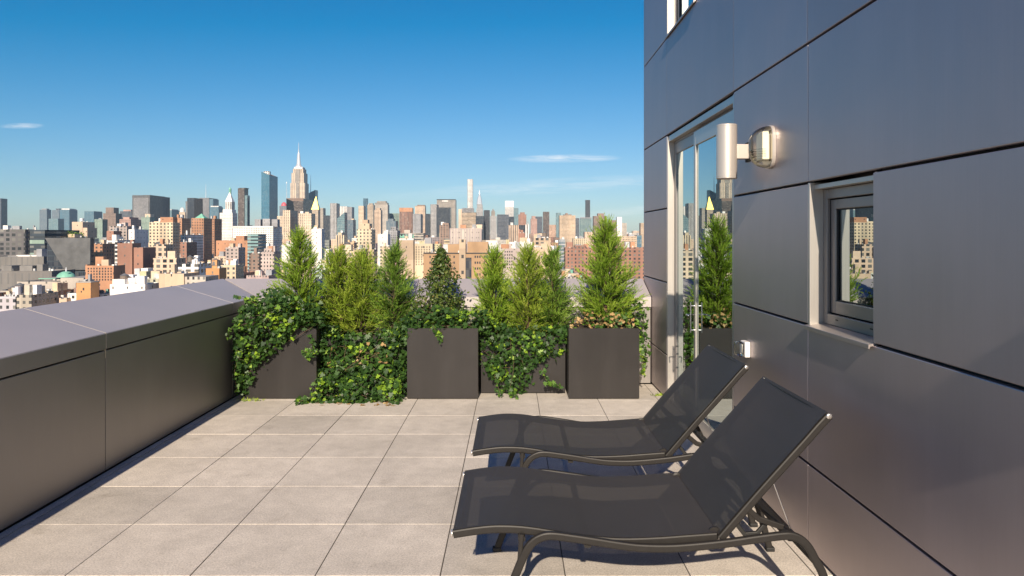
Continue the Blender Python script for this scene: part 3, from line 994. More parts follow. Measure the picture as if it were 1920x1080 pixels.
# ivy over the corner planter and down its corner
A = pf(7.0, [(452, 566), (480, 548), (512, 542), (548, 556), (602, 580), (604, 612), (560, 616), (535, 640), (512, 664), (480, 690), (468, 715), (455, 744), (440, 742), (432, 700), (425, 664), (414, 640), (428, 606), (440, 585)])
A = [(max(x, -2.83), z) for x, z in A]
Atop = pf(7.35, [(470, 566), (490, 552), (545, 556), (604, 582), (604, 604), (470, 604)])
ivy((-2.35, 7.3, .7), 'dense ivy draped over the corner planter and its shaded side', [(A, 7.08, .17, .22, 3900), (Atop, 7.40, .25, .40, 2600)], 21,
    extra=[[(-2.5, 7.0, .95), (-2.62, 6.95, 1.02), (-2.74, 6.95, 1.06)], [(-2.6, 6.95, .8), (-2.76, 6.9, .74), (-2.80, 6.88, .66)], [(-2.7, 6.98, .5), (-2.76, 6.96, .3), (-2.74, 6.98, .12)],
           [(-2.0, 7.05, .62), (-2.02, 7.03, .5), (-2.04, 7.03, .44)]])
# ivy flooding the first low planter and the pavers before it
Bp = pf(7.2, [(596, 600), (640, 628), (700, 634), (768, 610), (764, 735), (752, 752), (728, 742), (690, 758), (640, 754), (600, 766), (565, 760), (572, 742), (590, 728), (596, 690), (590, 640)])
ivy((-1.5, 7.4, .6), 'thick ivy spilling from the low planter onto the pavers', [(Bp, lambda z: 7.30 - .30 * np.clip((.45 - z) / .45, 0, 1),   .15, .26, 4300)], 22,
    extra=[[(-1.9, 7.0, .1), (-2.02, 6.9, .05), (-2.1, 6.86, .03)], [(-1.95, 7.05, .5), (-2.04, 7.02, .49), (-2.1, 7.02, .51)], [(-1.3, 7.0, .1), (-1.2, 6.92, .03), (-1.12, 6.9, .02)]])
# band round the rim of the middle planter
Cp = pf(7.1, [(728, 622), (748, 600), (766, 588), (800, 578), (850, 576), (886, 588), (912, 584), (922, 612), (900, 624), (884, 621), (840, 618), (828, 634), (814, 620), (780, 622), (766, 640), (748, 650), (732, 640)])
ivy((-.72, 7.3, .72), 'low rim of ivy under the broadleaf shrub in the middle planter', [(Cp, 7.14, .08, .25, 3600)], 23,
    extra=[[(-.80, 7.09, .74), (-.75, 7.07, .66), (-.72, 7.08, .60)]])
Dp = pf(7.25, [(890, 600), (905, 584), (940, 612), (1000, 622), (1068, 612), (1066, 664), (1036, 676), (1010, 690), (996, 716), (990, 742), (972, 748), (945, 745), (934, 730), (918, 716), (906, 696), (898, 680)])
ivy((.1, 7.4, .6), 'glossy ivy hanging over the second low planter toward the pavers', [(Dp, 7.36, .16, .24, 3900)], 24,
    extra=[[(.3, 7.2, .3), (.36, 7.2, .16), (.46, 7.22, .12), (.5, 7.22, .1)], [(.0, 7.2, .2), (-.02, 7.15, .06), (.05, 7.12, .02)], [(-.2, 7.2, .3), (-.16, 7.2, .15), (-.12, 7.15, .05)]])
Ep = pf(7.2, [(1072, 612), (1082, 596), (1110, 584), (1150, 582), (1180, 590), (1196, 612), (1140, 618)])
ivy((.93, 7.3, .72), 'dry tan ivy leaves filling the top of the door side planter', [(Ep, 7.22, .10, .35, 1900)], 25, 'dry', .042, None, .45)
ivy((.9, 7.35, .72), 'fresh green ivy mixed among the dry leaves on the door side planter', [(Ep, 7.24, .10, .35, 1500)], 27, 'ivy', .045, None, .5)
Fp = pf(7.35, [(1150, 586), (1170, 570), (1204, 562), (1216, 578), (1212, 600), (1222, 640), (1220, 676), (1208, 690), (1202, 660), (1198, 612), (1160, 604)])
Fp = [(min(x, 1.50), z) for x, z in Fp]
ivy((1.25, 7.4, .7), 'sparse green ivy trailing down between the door side planter and the wall', [(Fp, 7.42, .06, .22, 2300)], 26, 'ivy', .05,
    [[(1.22, 7.5, .80), (1.25, 7.5, .97), (1.28, 7.5, 1.02)], [(1.36, 7.4, .5), (1.38, 7.38, .3), (1.40, 7.4, .16)]], .5)

# small weeds in the joints
def weed(x, y, label, seed, n=60, r=.05):
    rng = np.random.default_rng(seed)
    root = empty('weed_tuft', (x, y, 0), label, 'weed')
    P = np.stack([rng.normal(0, r, n), rng.normal(0, r * .25, n), np.full(n, .003)], axis=1)
    V = leaf_cloud(P, np.tile(np.array([0, -1, .3]), (n, 1)), .035, [(0, 0), (.12, .3), (.0, 1), (-.12, .3)], rng, .4, -1.5)
    mesh_polys('leaves', V, 4, M['conifer_gold'], root, rng.random(n))
weed(-2.62, 7.03, 'small green weed tuft at the foot of the corner planter', 31, 70, .07)
weed(1.51, 7.25, 'tiny green weed at the foot of the wall beside the door', 32, 40, .03)
# dead leaves on the pavers
ivy((-1.5, 7.35, .5), 'scattered withered tan leaves caught in the ivy before the first low planter', [(pf(7.2, [(610, 655), (720, 640), (740, 700), (650, 750), (612, 740)]), 7.18, .10, .03, 90)], 28, 'dry', .04, None, .5)
def litter():
    rng = np.random.default_rng(41)
    n = 46
    P = np.stack([rng.uniform(-2.0, -1.1, n), rng.uniform(6.82, 7.02, n), np.full(n, .006)], axis=1)
    V = leaf_cloud(P, np.tile(np.array([0, 0, 1.0]), (n, 1)), .04, IVY, rng, .25)
    o = mesh_polys('fallen_leaves', V, len(IVY), M['dry'], None, rng.random(n))
    tag(o, 'dry fallen leaves scattered on the pavers under the ivy', None, None, 'stuff')
litter()

# ================================================================== CITY
GROUND = -58.0
C = dict(cream=(.62, .50, .37), tan=(.52, .395, .275), ytan=(.60, .49, .34), obrick=(.43, .225, .13), rbrick=(.33, .175, .125), brown=(.24, .17, .135), dbrown=(.12, .085, .07),
         white=(.78, .74, .69), lgray=(.50, .49, .48), gray=(.29, .29, .30), dgray=(.11, .115, .125), pink=(.46, .38, .34), stone=(.45, .40, .34), blue=(.06, .19, .28), teal=(.20, .33, .33),
         dkglass=(.035, .05, .065), peach=(.57, .43, .315), gold=(.85, .58, .12), copper=(.18, .42, .31), slate=(.17, .19, .22), orange=(.56, .29, .125), char=(.06, .062, .066), green=(.25, .34, .28), rose=(.44, .28, .235))
F = {}
F['punch'] = facade_mat('punched_windows', 3.6, 3.4, .42, .52, (.035, .04, .045), .15, .35)
F['dense'] = facade_mat('dense_windows', 2.6, 3.3, .46, .50, (.06, .06, .06), .2, .5)
F['ribbon'] = facade_mat('ribbon_windows', 5.0, 3.8, 1.0, .45, (.04, .05, .06), .12, .4)
F['fins'] = facade_mat('vertical_fins', 3.2, 3.8, .50, 1.0, (.07, .065, .065), .2, .3)
F['curtain'] = facade_mat('curtain_wall', 1.9, 3.9, .84, .80, (.085, .135, .17), .15, .25)
F['piers'] = facade_mat('tall_piers', 8.5, 3.8, .38, 1.0, (.20, .165, .15), .4, .1)
F['bluecurtain'] = facade_mat('blue_curtain_wall', 1.9, 3.9, .84, .80, (.045, .13, .19), .15, .12)
F['dark'] = facade_mat('dark_curtain_wall', 1.8, 3.8, .78, .80, (.03, .036, .05), .15, .15)
F['fins2'] = facade_mat('stone_pilasters', 4.2, 9.0, .25, .8, (.13, .125, .12), .7, .1)
F['blank'] = facade_mat('plain_brick', 9.0, 6.8, .10, .22, (.05, .05, .05), .2, .3)
F['big'] = facade_mat('big_windows', 5.5, 4.2, .60, .62, (.03, .035, .04), .12, .4)
M['tar'] = simple_mat('roof_tar', (.24, .23, .22), .9, 0, .5, .12)
M['roofpale'] = simple_mat('roof_pale', (.62, .60, .57), .85, 0, .25, .15)
M['roofdark'] = simple_mat('roof_dark', (.10, .10, .10), .85, 0, .4, .15)
M['roofunit'] = simple_mat('roof_equipment', (.50, .49, .47), .6, 0, .6, .35)
M['copperm'] = simple_mat('copper_patina', C['copper'], .6, 0, .25, .3)
M['goldm'] = simple_mat('gilded_roof', C['gold'], .35, .4, .15, .2)
M['steel'] = simple_mat('mast_steel', (.62, .63, .64), .35, .4, .1, .2)
M['tankwood'] = simple_mat('tank_wood', (.17, .135, .11), .8, 0, .3, 1.5)
M['tanksteel'] = simple_mat('tank_steel', (.13, .13, .135), .6, 0, .2, .5)
M['redball'] = simple_mat('red_paint', (.55, .10, .12), .5, 0, .1, .5)
M['paint'] = {}
def plain(c):
    k = tuple(c)
    if k not in M['paint']:
        M['paint'][k] = simple_mat('painted_masonry', c, .8, 0, .18, .12)
    return M['paint'][k]

def wx(px, Y): return (px - 960) / 1313 * Y
def wz(py, Y): return 1.653 - (py - 443) / 1313 * Y

HEROES = []
FOOT = []
crnd = random.Random(77)

def cbox(name, x0, x1, y0, y1, z0, z1, style, col, parent, rim=0.0):
    bm = bmesh.new()
    add_box(bm, x0, x1, y0, y1, z0, z1)
    if rim:
        top = [f for f in bm.faces if f.normal.z > .9]
        bmesh.ops.inset_region(bm, faces=top, thickness=min(.4, (x1 - x0) * .1))
        bmesh.ops.translate(bm, verts=list({v for f in top for v in f.verts}), vec=(0, 0, -rim))
    o = finish(bm, name, F[style] if isinstance(style, str) else style, parent)
    o.color = (*col, 1)
    return o

def tank(parent, x, y, z, r, h, mat=None):
    bm = bmesh.new()
    add_lathe(bm, [(r * .98, z + h * .30), (r, z + h * .32), (r * .94, z + h * .80)], x, y, 14)
    o = finish(bm, 'water_tank', mat or M['tankwood'], parent)
    bm = bmesh.new()
    add_lathe(bm, [(r * 1.05, z + h * .801), (r * .08, z + h)], x, y, 14)
    finish(bm, 'tank_roof', M['tanksteel'], o)
    bm = bmesh.new()
    for sx in (-1, 1):
        for sy in (-1, 1):
            add_box(bm, x + sx * r * .6 - .18, x + sx * r * .6 + .18, y + sy * r * .6 - .18, y + sy * r * .6 + .18, z, z + h * .295)
    add_box(bm, x - r, x + r, y - r, y + r, z + h * .27, z + h * .298)
    finish(bm, 'tank_legs', M['tanksteel'], o)

def bld(name, label, px0, px1, ytop, Y, D, col, style, yb=None, short=None, tiers=(), roof='tar', clutter=1, cat='building', group=None, tanks=0, reg=True):
    """a building whose front stands Y metres away; outline read from the photograph and turned into metres"""
    x0, x1, zt = wx(px0, Y), wx(px1, Y), wz(ytop, Y)
    cx = (x0 + x1) / 2
    c = C[col] if isinstance(col, str) else col
    root = empty(name, (cx, Y, GROUND), label, cat, group)
    w = (x1 - x0) / 2; h = zt - GROUND
    cbox('wall', -w, w, 0, D, 0, h, style, c, root, .9)
    r_ = crnd
    if Y < 1300 and clutter == 0 and name not in ('glass_building', 'mesh_clad_building', 'domed_hall', 'clock_tower', GT) and not any(t[0] == 'pyr' for t in tiers): clutter = 2
    if clutter:
        box('roof', -w + .45, w - .45, .45, D - .45, h - 1.2, h - .7, M[{'tar': 'tar', 'pale': 'roofpale', 'dark': 'roofdark'}[roof]], root)
        for k in range(clutter):
            bw = min(w * r_.uniform(.15, .38), r_.uniform(1.5, 4.5) * max(1, Y / 1200)); bx = r_.uniform(-w + bw + .5, w - bw - .5); by = r_.uniform(.15, .6) * D; bd = min(D - by - .6, r_.uniform(.2, .4) * D, bw * 3)
            bh = r_.uniform(2.5, 5.5)
            cc = c if r_.random() < .5 else C[r_.choice(['white', 'lgray', 'tan', 'obrick', 'gray'])]
            box('roof_bulkhead', bx - bw, bx + bw, by, by + bd, h - .7, h + bh, plain(cc), root)
    if Y < 1000 and clutter:
        ub = bmesh.new()
        for k in range(5):
            ux = r_.uniform(-w + .9, w - .9); uy = r_.uniform(.6, max(.7, D - 1.6)); us = r_.uniform(.35, .8)
            add_box(ub, ux - us, ux + us, uy, uy + us * 1.6, h - .7 - .6, h + r_.uniform(.4, 1.5))
        add_box(ub, -w + .6, w - .6, .6, D - .6, h - 1.25, h - .69)
        finish(ub, 'roof_equipment', M['roofunit'], root)
    for k in range(tanks):
        tank(root, r_.uniform(-.6, .6) * w, r_.uniform(.3, .7) * D, h - .7, r_.uniform(1.8, 2.6), r_.uniform(6, 9))
    for t in tiers:
        kind = t[0]
        if kind == 'box':
            _, a, b, yt, ins, nm, tc, ts = t
            zb = h - .7
            cbox(nm, wx(a, Y) - cx, wx(b, Y) - cx, ins, max(ins + 2, D - ins * .8), zb, wz(yt, Y) - GROUND, ts, C[tc] if isinstance(tc, str) else tc, root, .5)
        elif kind == 'abox':       # a box between two heights
            _, a, b, yt, yb_, ins, dd, nm, tc, ts = t
            cbox(nm, wx(a, Y) - cx, wx(b, Y) - cx, ins, ins + dd, wz(yb_, Y) - GROUND, wz(yt, Y) - GROUND, ts, C[tc] if isinstance(tc, str) else tc, root)
        elif kind == 'mast':
            _, p, yt, yb_, wid, nm = t
            bm = bmesh.new()
            Yd = Y + D * .5
            zb = wz(yb_, Yd) - GROUND; zt_ = wz(yt, Yd) - GROUND
            add_lathe(bm, [(wid, zb), (wid * .7, zb + (zt_ - zb) * .5), (wid * .25, zt_)], wx(p, Yd) - cx, D * .5, 8)
            finish(bm, nm, M['steel'], root)
        elif kind == 'pyr':
            _, a, b, yb_, yt, ins, nm, mat = t
            bm = bmesh.new()
            hw = (wx(b, Y) - wx(a, Y)) / 2
            yc = ins + hw
            mid = wx((a + b) / 2, Y) - cx
            zb, z2 = wz(yb_, Y) - GROUND, wz(yt, Y + yc) - GROUND
            vs = [bm.verts.new((mid + sx * hw, yc + sy * hw, zb)) for sx, sy in ((-1, -1), (1, -1), (1, 1), (-1, 1))]
            vt = [bm.verts.new((mid + sx * hw * .04, yc + sy * hw * .04, z2)) for sx, sy in ((-1, -1), (1, -1), (1, 1), (-1, 1))]
            for i in range(4): bm.faces.new((vs[i], vs[(i + 1) % 4], vt[(i + 1) % 4], vt[i]))
            bm.faces.new(vt); bm.faces.new(vs[::-1])
            finish(bm, nm, mat, root)
        elif kind == 'dome':
            _, p, yb_, rpx, yt, dy, nm, mat = t
            zb, z2 = wz(yb_, Y + dy) - GROUND, wz(yt, Y + dy) - GROUND
            r = rpx / 1313 * Y
            bm = bmesh.new()
            add_lathe(bm, [(r * 1.04, zb), (r * 1.04, zb + (z2 - zb) * .12)] + [(max(.02 * r, r * math.cos(a)), zb + (z2 - zb) * (.12 + .88 * math.sin(a))) for a in [R(k * 10) for k in range(0, 10)]], wx(p, Y + dy) - cx, dy, 28)
            finish(bm, nm, mat, root, True)
        elif kind == 'tank':
            _, p, yb_, rpx, hpx, mat = t
            tank(root, wx(p, Y + D * .4) - cx, D * .4, wz(yb_, Y) - GROUND, rpx / 1313 * Y, hpx / 1313 * Y, mat)
        elif kind == 'win':        # modelled windows on the front: columns x rows
            _, a, b, ya, yb_, nc, nr, wpx, hpx = t
            wn = None
            ww, hh = wpx / 1313 * Y, hpx / 1313 * Y
            for i in range(nc):
                for j in range(nr):
                    X = wx(a + (b - a) * (i + .5) / nc, Y) - cx; Z = wz(ya + (yb_ - ya) * (j + .5) / nr, Y) - GROUND
                    if wn is None:
                        wn = box('window', -ww / 2, ww / 2, -.06, .10, -hh / 2, hh / 2, M['citypane'], root, loc=(X, 0, Z))
                    else:
                        o = wn.copy(); COL.objects.link(o); o.location = (X, 0, Z)
    HEROES.append((px0, px1, ytop, Y, yb if yb else min(ytop + 25, 521), short))
    FOOT.append((x0, x1, Y, Y + D))
    return root
M['citypane'] = simple_mat('city_window', (.04, .045, .05), .12, 0, .6, .3)

OT, GT, AB, RB = 'office_tower', 'glass_tower', 'apartment_block', 'brick_building'
# ---- far skyline, from the left
bld(OT, 'slim grey tower cut by the left picture edge', -12, 2, 372, 3200, 40, 'slate', 'dark', 430, None, cat='skyscraper', clutter=0)
bld(GT, 'slim bluish tower, leftmost on the far skyline', 74, 88, 393, 3300, 30, 'slate', 'curtain', 418, 'the slim leftmost towers', (('box', 77, 86, 391, 6, 'penthouse', 'gray', 'blank'),), cat='skyscraper', clutter=0)
bld(GT, 'slim blue grey tower beside the wide pale glass tower', 97, 111, 394, 3250, 30, 'slate', 'curtain', 425, None, (('box', 103, 110, 391, 6, 'penthouse', 'slate', 'dark'),), cat='skyscraper', clutter=0)
bld(GT, 'wide pale blue glass tower with white top band on the left skyline', 112, 130, 393, 3200, 60, 'blue', 'curtain', 428, 'the pale blue glass tower', (('box', 114, 129, 391, 5, 'top_band', 'white', 'blank'),), cat='skyscraper', clutter=0)
bld(GT, 'low pale glass block under the slim blue tower', 91, 109, 410, 3000, 40, 'teal', 'curtain', 428, None, cat='building', clutter=0)
bld(GT, 'flat topped blue glass tower standing alone between tan block and brown tower', 158, 176, 396, 2900, 60, 'blue', 'curtain', 430, 'the lone blue glass tower', cat='skyscraper', clutter=0)
bld(AB, 'pale green slab in front of the brown stepped tower', 177, 192, 411, 2300, 30, 'green', 'dense', 440, None, cat='building')
bld(OT, 'brown stepped office tower with high centre, left skyline', 193, 217, 400, 2500, 40, 'brown', 'dense', 428, 'the brown stepped tower', (('box', 197, 212, 389, 4, 'upper_tier', 'brown', 'dense'),), cat='skyscraper', clutter=0)
bld(OT, 'dark blue slab with red white roof box left of the big grey tower', 225, 247, 396, 2600, 35, 'slate', 'dark', 412, None, (('box', 229, 243, 393, 8, 'roof_box', 'rose', 'blank'),), cat='building', clutter=0)
bld(OT, 'broad flat grey office tower with dark crown, biggest on left skyline', 248, 281, 366, 2300, 135, 'dgray', 'fins', 420, 'the broad grey tower',
    (('abox', 250.5, 279, 371, 415, -1.2, 2.0, 'front_screen', 'gray', 'fins'), ('box', 262, 276, 365, 20, 'roof_plant', 'char', 'blank')), cat='skyscraper', clutter=0)
bld(AB, 'slender beige green tower standing before the broad grey tower', 265, 281, 407, 1900, 30, 'green', 'dense', 440, None, (('box', 270, 280, 401, 5, 'penthouse', 'cream', 'blank'),))
bld(GT, 'pale teal glass tower behind the orange brick roofs', 310, 322, 394, 2700, 70, 'teal', 'curtain', 412, None, (('box', 313, 320, 392, 8, 'penthouse', 'lgray', 'blank'),), cat='skyscraper', clutter=0)
bld(OT, 'pale domed stone tower between teal tower and dark twin slab', 336, 347, 398, 2600, 30, 'cream', 'dense', 415, None, (('dome', 342, 398, 4.5, 389, 14, 'dome', M['roofpale']),), cat='building', clutter=0)
bld(GT, 'dark twin slab glass tower, flat top, right of the domed stone tower', 351, 364, 371, 2500, 70, 'dkglass', 'dark', 415, 'the dark twin slab tower', (('abox', 347, 351, 377, 430, 4, 40, 'lower_slab', 'gray', 'fins'),), cat='skyscraper', clutter=0)
bld(OT, 'wide grey tower with thin antenna mast on top', 374, 392, 371, 3100, 90, 'gray', 'fins', 410, 'the tower with the antenna', (('mast', 386, 345, 372, 1.6, 'antenna'), ('abox', 390.5, 399, 373, 440, 3, 60, 'side_slab', 'blue', 'curtain')), cat='skyscraper', clutter=0)
bld(GT, 'light blue glass block with white top below the antenna tower', 393, 410, 388, 2700, 40, 'blue', 'curtain', 410, None, (('box', 394, 409, 386, 4, 'top_band', 'white', 'blank'),), cat='building', clutter=0)
# ---- white clock tower
bld('clock_tower', 'tall white stone tower with pyramid top and cupola', 412, 436, 399, 1500, 26, 'white', 'dense', 451, 'the white clock tower',
    (('box', 417, 434, 393, 2, 'cornice_tier', 'white', 'blank'), ('box', 421, 432.5, 378, 4, 'loggia', 'white', 'fins'),
     ('pyr', 420, 433.4, 378.2, 360, 4.5, 'pyramid_roof', plain(C['white'])), ('abox', 425, 428.4, 354, 363.5, 11.5, 4.0, 'lantern', 'copper', 'blank'), ('pyr', 424.7, 428.7, 354, 350.5, 11.2, 'lantern_cap', M['copperm'])), cat='tower', clutter=0)
bld(OT, 'dark brown slab tower between white clock tower and tall blue glass tower', 446, 458, 353, 2100, 32, 'dbrown', 'fins', 424, 'the dark brown slab tower', (('abox', 457.3, 463, 366, 430, 3, 20, 'glass_bay', 'teal', 'curtain'), ('box', 447.5, 460, 352, 4, 'roof_plant', 'char', 'blank')), cat='skyscraper', clutter=0)
# ---- tall slanted glass tower
def slanted(name, label, px0, px1, yl, yr, Y, D, col, style, short, yb, parts=(), **kw):
    r = bld(name, label, px0, px1, max(yl, yr), Y, D, col, style, yb, short, parts, clutter=0, cat='skyscraper', **kw)
    x0, x1 = wx(px0, Y), wx(px1, Y); cx = (x0 + x1) / 2
    zb = wz(max(yl, yr), Y) - GROUND - .95
    bm = bmesh.new()
    add_prism(bm, [(x0 - cx, zb), (x1 - cx, zb), (x1 - cx, wz(yr, Y) - GROUND + .01), (x0 - cx, wz(yl, Y) - GROUND)], 'y', .003, D - .003)
    o = finish(bm, 'slanted_crown', F[style], r); o.color = (*(C[col]), 1)
    return r
slanted(GT, 'very tall slim blue glass tower with slanted white roof edge', 490, 505, 322, 328, 2100, 75, 'blue', 'bluecurtain', 'the tall blue glass tower', 413, (('abox', 492, 503, 320.5, 327, 10, 12, 'crown_frame', 'white', 'big'),))
# ---- the great stepped skyscraper with mast
def great_tower():
    Y = 3000
    r = bld('art_deco_skyscraper', 'tallest stepped limestone skyscraper with needle mast on the skyline', 543.5, 572.5, 372, Y, 60, 'cream', 'fins', 372, 'the stepped limestone skyscraper',
            (('box', 544, 571.5, 343, 2, 'main_shaft', 'cream', 'piers'), ('box', 545.8, 569.5, 324, 4, 'upper_shaft', 'cream', 'piers'), ('box', 548, 567.5, 316, 7, 'shoulder_tier', 'cream', 'piers'),
             ('box', 550.2, 565.5, 312.5, 11, 'cap_tier', 'white', 'blank'), ('abox', 555.5, 561, 343, 372, -.8, 1.2, 'centre_bay', 'stone', 'fins'), ('abox', 553.5, 562, 318, 343, 1.2, 3.0, 'centre_bay', 'stone', 'fins')), cat='skyscraper', clutter=0)
    cx = (wx(543.5, Y) + wx(572.5, Y)) / 2
    X = wx(560, Y + 30) - cx
    k = Y / 1313
    bm = bmesh.new()
    Z = lambda y: wz(y, Y) - GROUND
    add_lathe(bm, [(7.6 * k, Z(315)), (6.3 * k, Z(311)), (4.0 * k, Z(307)), (3.4 * k, Z(300)), (2.9 * k, Z(292)), (2.5 * k, Z(288)), (1.7 * k, Z(285))], X, 30, 12)
    finish(bm, 'mooring_mast', M['steel'], r)
    bm = bmesh.new()
    add_lathe(bm, [(1.4 * k, Z(286)), (1.0 * k, Z(279)), (.55 * k, Z(278)), (.45 * k, Z(271)), (.2 * k, Z(265))], X, 30, 8)
    finish(bm, 'antenna', M['steel'], r)
great_tower()
bld(OT, 'wide dark brown block covering the foot of the stepped limestone skyscraper', 537, 568.5, 372, 2300, 130, 'dbrown', 'ribbon', 400, None, (('abox', 537, 569, 371.6, 377, -.6, 2, 'top_band', 'brown', 'blank'),), cat='building', clutter=0)
bld(OT, 'grey tower carrying a red ball and tall lattice mast', 524, 538, 386, 2600, 40, 'slate', 'dense', 405, None, (('dome', 532.5, 387, 5.2, 379, 18, 'red_dome', M['redball']), ('mast', 537.5, 340, 387, 1.4, 'mast'), ('dome', 537.5, 344, .9, 341, 20, 'mast_light', plain(C['white']))), cat='building', clutter=0)
slanted(GT, 'pale green glass tower with slanted top and white spire right of the stepped skyscraper', 579, 591, 362, 356, 3150, 45, 'teal', 'curtain', 'the slanted green tower', 395, (('mast', 582.5, 328, 365, 2.0, 'spire'),))
bld(OT, 'grey stepped tower at the foot of the slanted green glass tower', 571, 588, 384, 2700, 60, 'gray', 'dense', 400, None, cat='building', clutter=0)
bld('gold_roofed_tower', 'stone tower with steep gilded pyramid roof', 585, 596.5, 393, 1900, 22, 'cream', 'fins', 425, 'the gilded pyramid tower', (('pyr', 583.8, 597.6, 393.0, 368.5, -.8, 'gilded_roof', M['goldm']),), cat='tower', clutter=0)
bld(OT, 'brown grey tower just right of the gilded pyramid', 597, 606, 390, 2300, 30, 'stone', 'dense', 420, None, cat='building', clutter=0)
bld(GT, 'dark blue glass block right of the gilded pyramid tower', 607, 620, 404, 2200, 30, 'dkglass', 'dark', 424, None, clutter=0)
bld(OT, 'slim pale concrete tower standing alone right of the gilded pyramid', 619, 631, 381, 2100, 40, 'lgray', 'fins', 425, 'the slim pale tower', cat='skyscraper', clutter=0)
bld(OT, 'white topped wide tower behind the green glass tower', 634, 651, 387, 2800, 40, 'white', 'big', 400, None, clutter=0)
bld(OT, 'grey blocky tower beside the white topped wide tower', 650, 660, 388, 2750, 40, 'gray', 'dense', 402, None, clutter=0)
slanted(GT, 'faceted pale green glass tower below the slim pale tower', 632, 646, 410, 398, 1500, 25, 'teal', 'curtain', None, 442)
bld(GT, 'small grey glass block right of the faceted green tower', 649, 662, 412, 1700, 30, 'slate', 'curtain', 440, None)
bld(OT, 'cream tower at the left of the pale curved top group', 672, 682, 386, 2300, 30, 'cream', 'dense', 412, None, cat='skyscraper', clutter=0)
bld(GT, 'slim dark glass needle rising behind the cream towers', 681, 688.5, 372, 3200, 20, 'blue', 'dark', 400, 'the slim dark needle', cat='skyscraper', clutter=0)
bld(OT, 'cream stepped tower before the broad curved top block', 689, 700, 384, 2250, 30, 'cream', 'fins', 420, None, (('box', 691, 698, 381, 4, 'upper_tier', 'cream', 'fins'),), cat='skyscraper', clutter=0)
bld(OT, 'broad beige block with curved ribbed top', 700, 727, 384, 2500, 35, 'stone', 'dense', 412, 'the curved top block', (('box', 702, 726, 380, 3, 'upper_tier', 'stone', 'fins'), ('box', 706, 723, 377, 5, 'crown', 'stone', 'fins')), cat='skyscraper', clutter=0)
bld(OT, 'brownish tower with dark gap in front of the curved top block', 702, 714, 394, 2000, 26, 'peach', 'punch', 420, None, (('box', 704, 712, 390, 3, 'upper_tier', 'peach', 'punch'),), cat='building', clutter=0)
bld(OT, 'grey green wide slab between curved top block and red brown tower', 728, 750, 400, 2600, 40, 'green', 'ribbon', 415, None, clutter=0)
bld(GT, 'stepped bluish grey glass building in front of the grey green slab', 724, 742, 414, 1500, 30, 'slate', 'curtain', 440, None, (('box', 728, 737, 410, 3, 'upper_tier', 'slate', 'curtain'),))
bld(OT, 'red brown slab tower with vertical piers', 749, 773, 390, 1900, 25, 'rbrick', 'fins', 433, 'the red brown pier tower', (('abox', 748.6, 773.4, 389.5, 397, -.5, 4, 'top_band', 'obrick', 'blank'),), cat='skyscraper', clutter=0)
bld(OT, 'dark grey slab just right of the red brown pier tower', 774, 789, 401, 1850, 45, 'gray', 'dense', 434, None, cat='building', clutter=0)
bld(OT, 'beige office tower rising behind the dark grey slab', 778, 797, 386, 2500, 30, 'peach', 'dense', 402, None, (('box', 782, 796, 384, 5, 'roof_plant', 'brown', 'blank'),), cat='skyscraper', clutter=0)
bld(GT, 'narrow dark glass tower left of the pale green slab', 798, 806, 401, 2300, 30, 'dkglass', 'dark', 430, None, clutter=0)
bld(OT, 'pale grey green slab attached left of the wide grey tower', 807, 819, 383, 2250, 60, 'lgray', 'fins', 425, None, cat='skyscraper', clutter=0)
bld(OT, 'wide grey tower with pale band at the top, centre skyline', 819, 854, 374, 2400, 45, 'stone', 'fins', 389, 'the wide grey tower', (('abox', 829, 840, 375.8, 378, -.7, 2, 'roof_sign_band', 'white', 'blank'), ('abox', 818.6, 854.4, 373.6, 375, -.9, 3, 'parapet_band', 'char', 'blank')), cat='skyscraper', clutter=0)
bld(GT, 'dark navy glass slab in front of the wide grey tower', 818, 844, 389, 1900, 30, 'dkglass', 'dark', 424, None, cat='building', clutter=0)
bld(OT, 'very tall thin white square tower', 876.5, 886.5, 336, 3900, 29, 'white', 'big', 390, 'the thin white tower', cat='skyscraper', clutter=0)
def spire_tower():
    Y = 3300; k = Y / 1313
    r = bld('spired_skyscraper', 'slender grey art deco tower with tapering crown and needle spire', 893, 905.5, 391, Y, 32, 'lgray', 'fins', 404, 'the needle spired tower', (('box', 894.2, 904.5, 383, 2, 'upper_shaft', 'lgray', 'fins'),), cat='skyscraper', clutter=0)
    cx = (wx(893, Y) + wx(905.5, Y)) / 2; X = wx(899, Y + 16) - cx
    Z = lambda y: wz(y, Y) - GROUND
    bm = bmesh.new()
    add_lathe(bm, [(5.4 * k, Z(383.4)), (5.0 * k, Z(378)), (4.1 * k, Z(373)), (2.9 * k, Z(369)), (1.7 * k, Z(366)), (1.2 * k, Z(363))], X, 16, 8)
    finish(bm, 'crown', M['steel'], r)
    bm = bmesh.new()
    add_lathe(bm, [(1.2 * k, Z(363.5)), (.6 * k, Z(360)), (.2 * k, Z(355))], X, 16, 6)
    finish(bm, 'spire', M['steel'], r)
spire_tower()
bld(OT, 'beige and grey office block at the foot of the thin white tower', 860, 893, 398, 2000, 30, 'tan', 'ribbon', 426, None, (('box', 866, 888, 390, 4, 'upper_tier', 'gray', 'dense'), ('abox', 860, 866, 392, 430, -.6, 10, 'corner_shaft', 'peach', 'blank')), clutter=0)
bld(GT, 'dark blue block below the needle spired tower', 892, 907, 405, 1900, 25, 'dkglass', 'dark', 425, None, clutter=0)
bld(OT, 'dark charcoal slab tower right of the needle spire', 907, 918, 394, 1950, 30, 'char', 'dark', 440, 'the charcoal slab', cat='skyscraper', clutter=0)
bld(OT, 'stepped grey stone tower with pointed top beside the charcoal slab', 919, 931, 405, 2500, 28, 'lgray', 'fins', 435, None, (('box', 921, 928, 396, 3, 'upper_tier', 'stone', 'fins'), ('pyr', 921.5, 927.5, 396, 391, 5, 'pointed_roof', M['tar'])), cat='skyscraper', clutter=0)
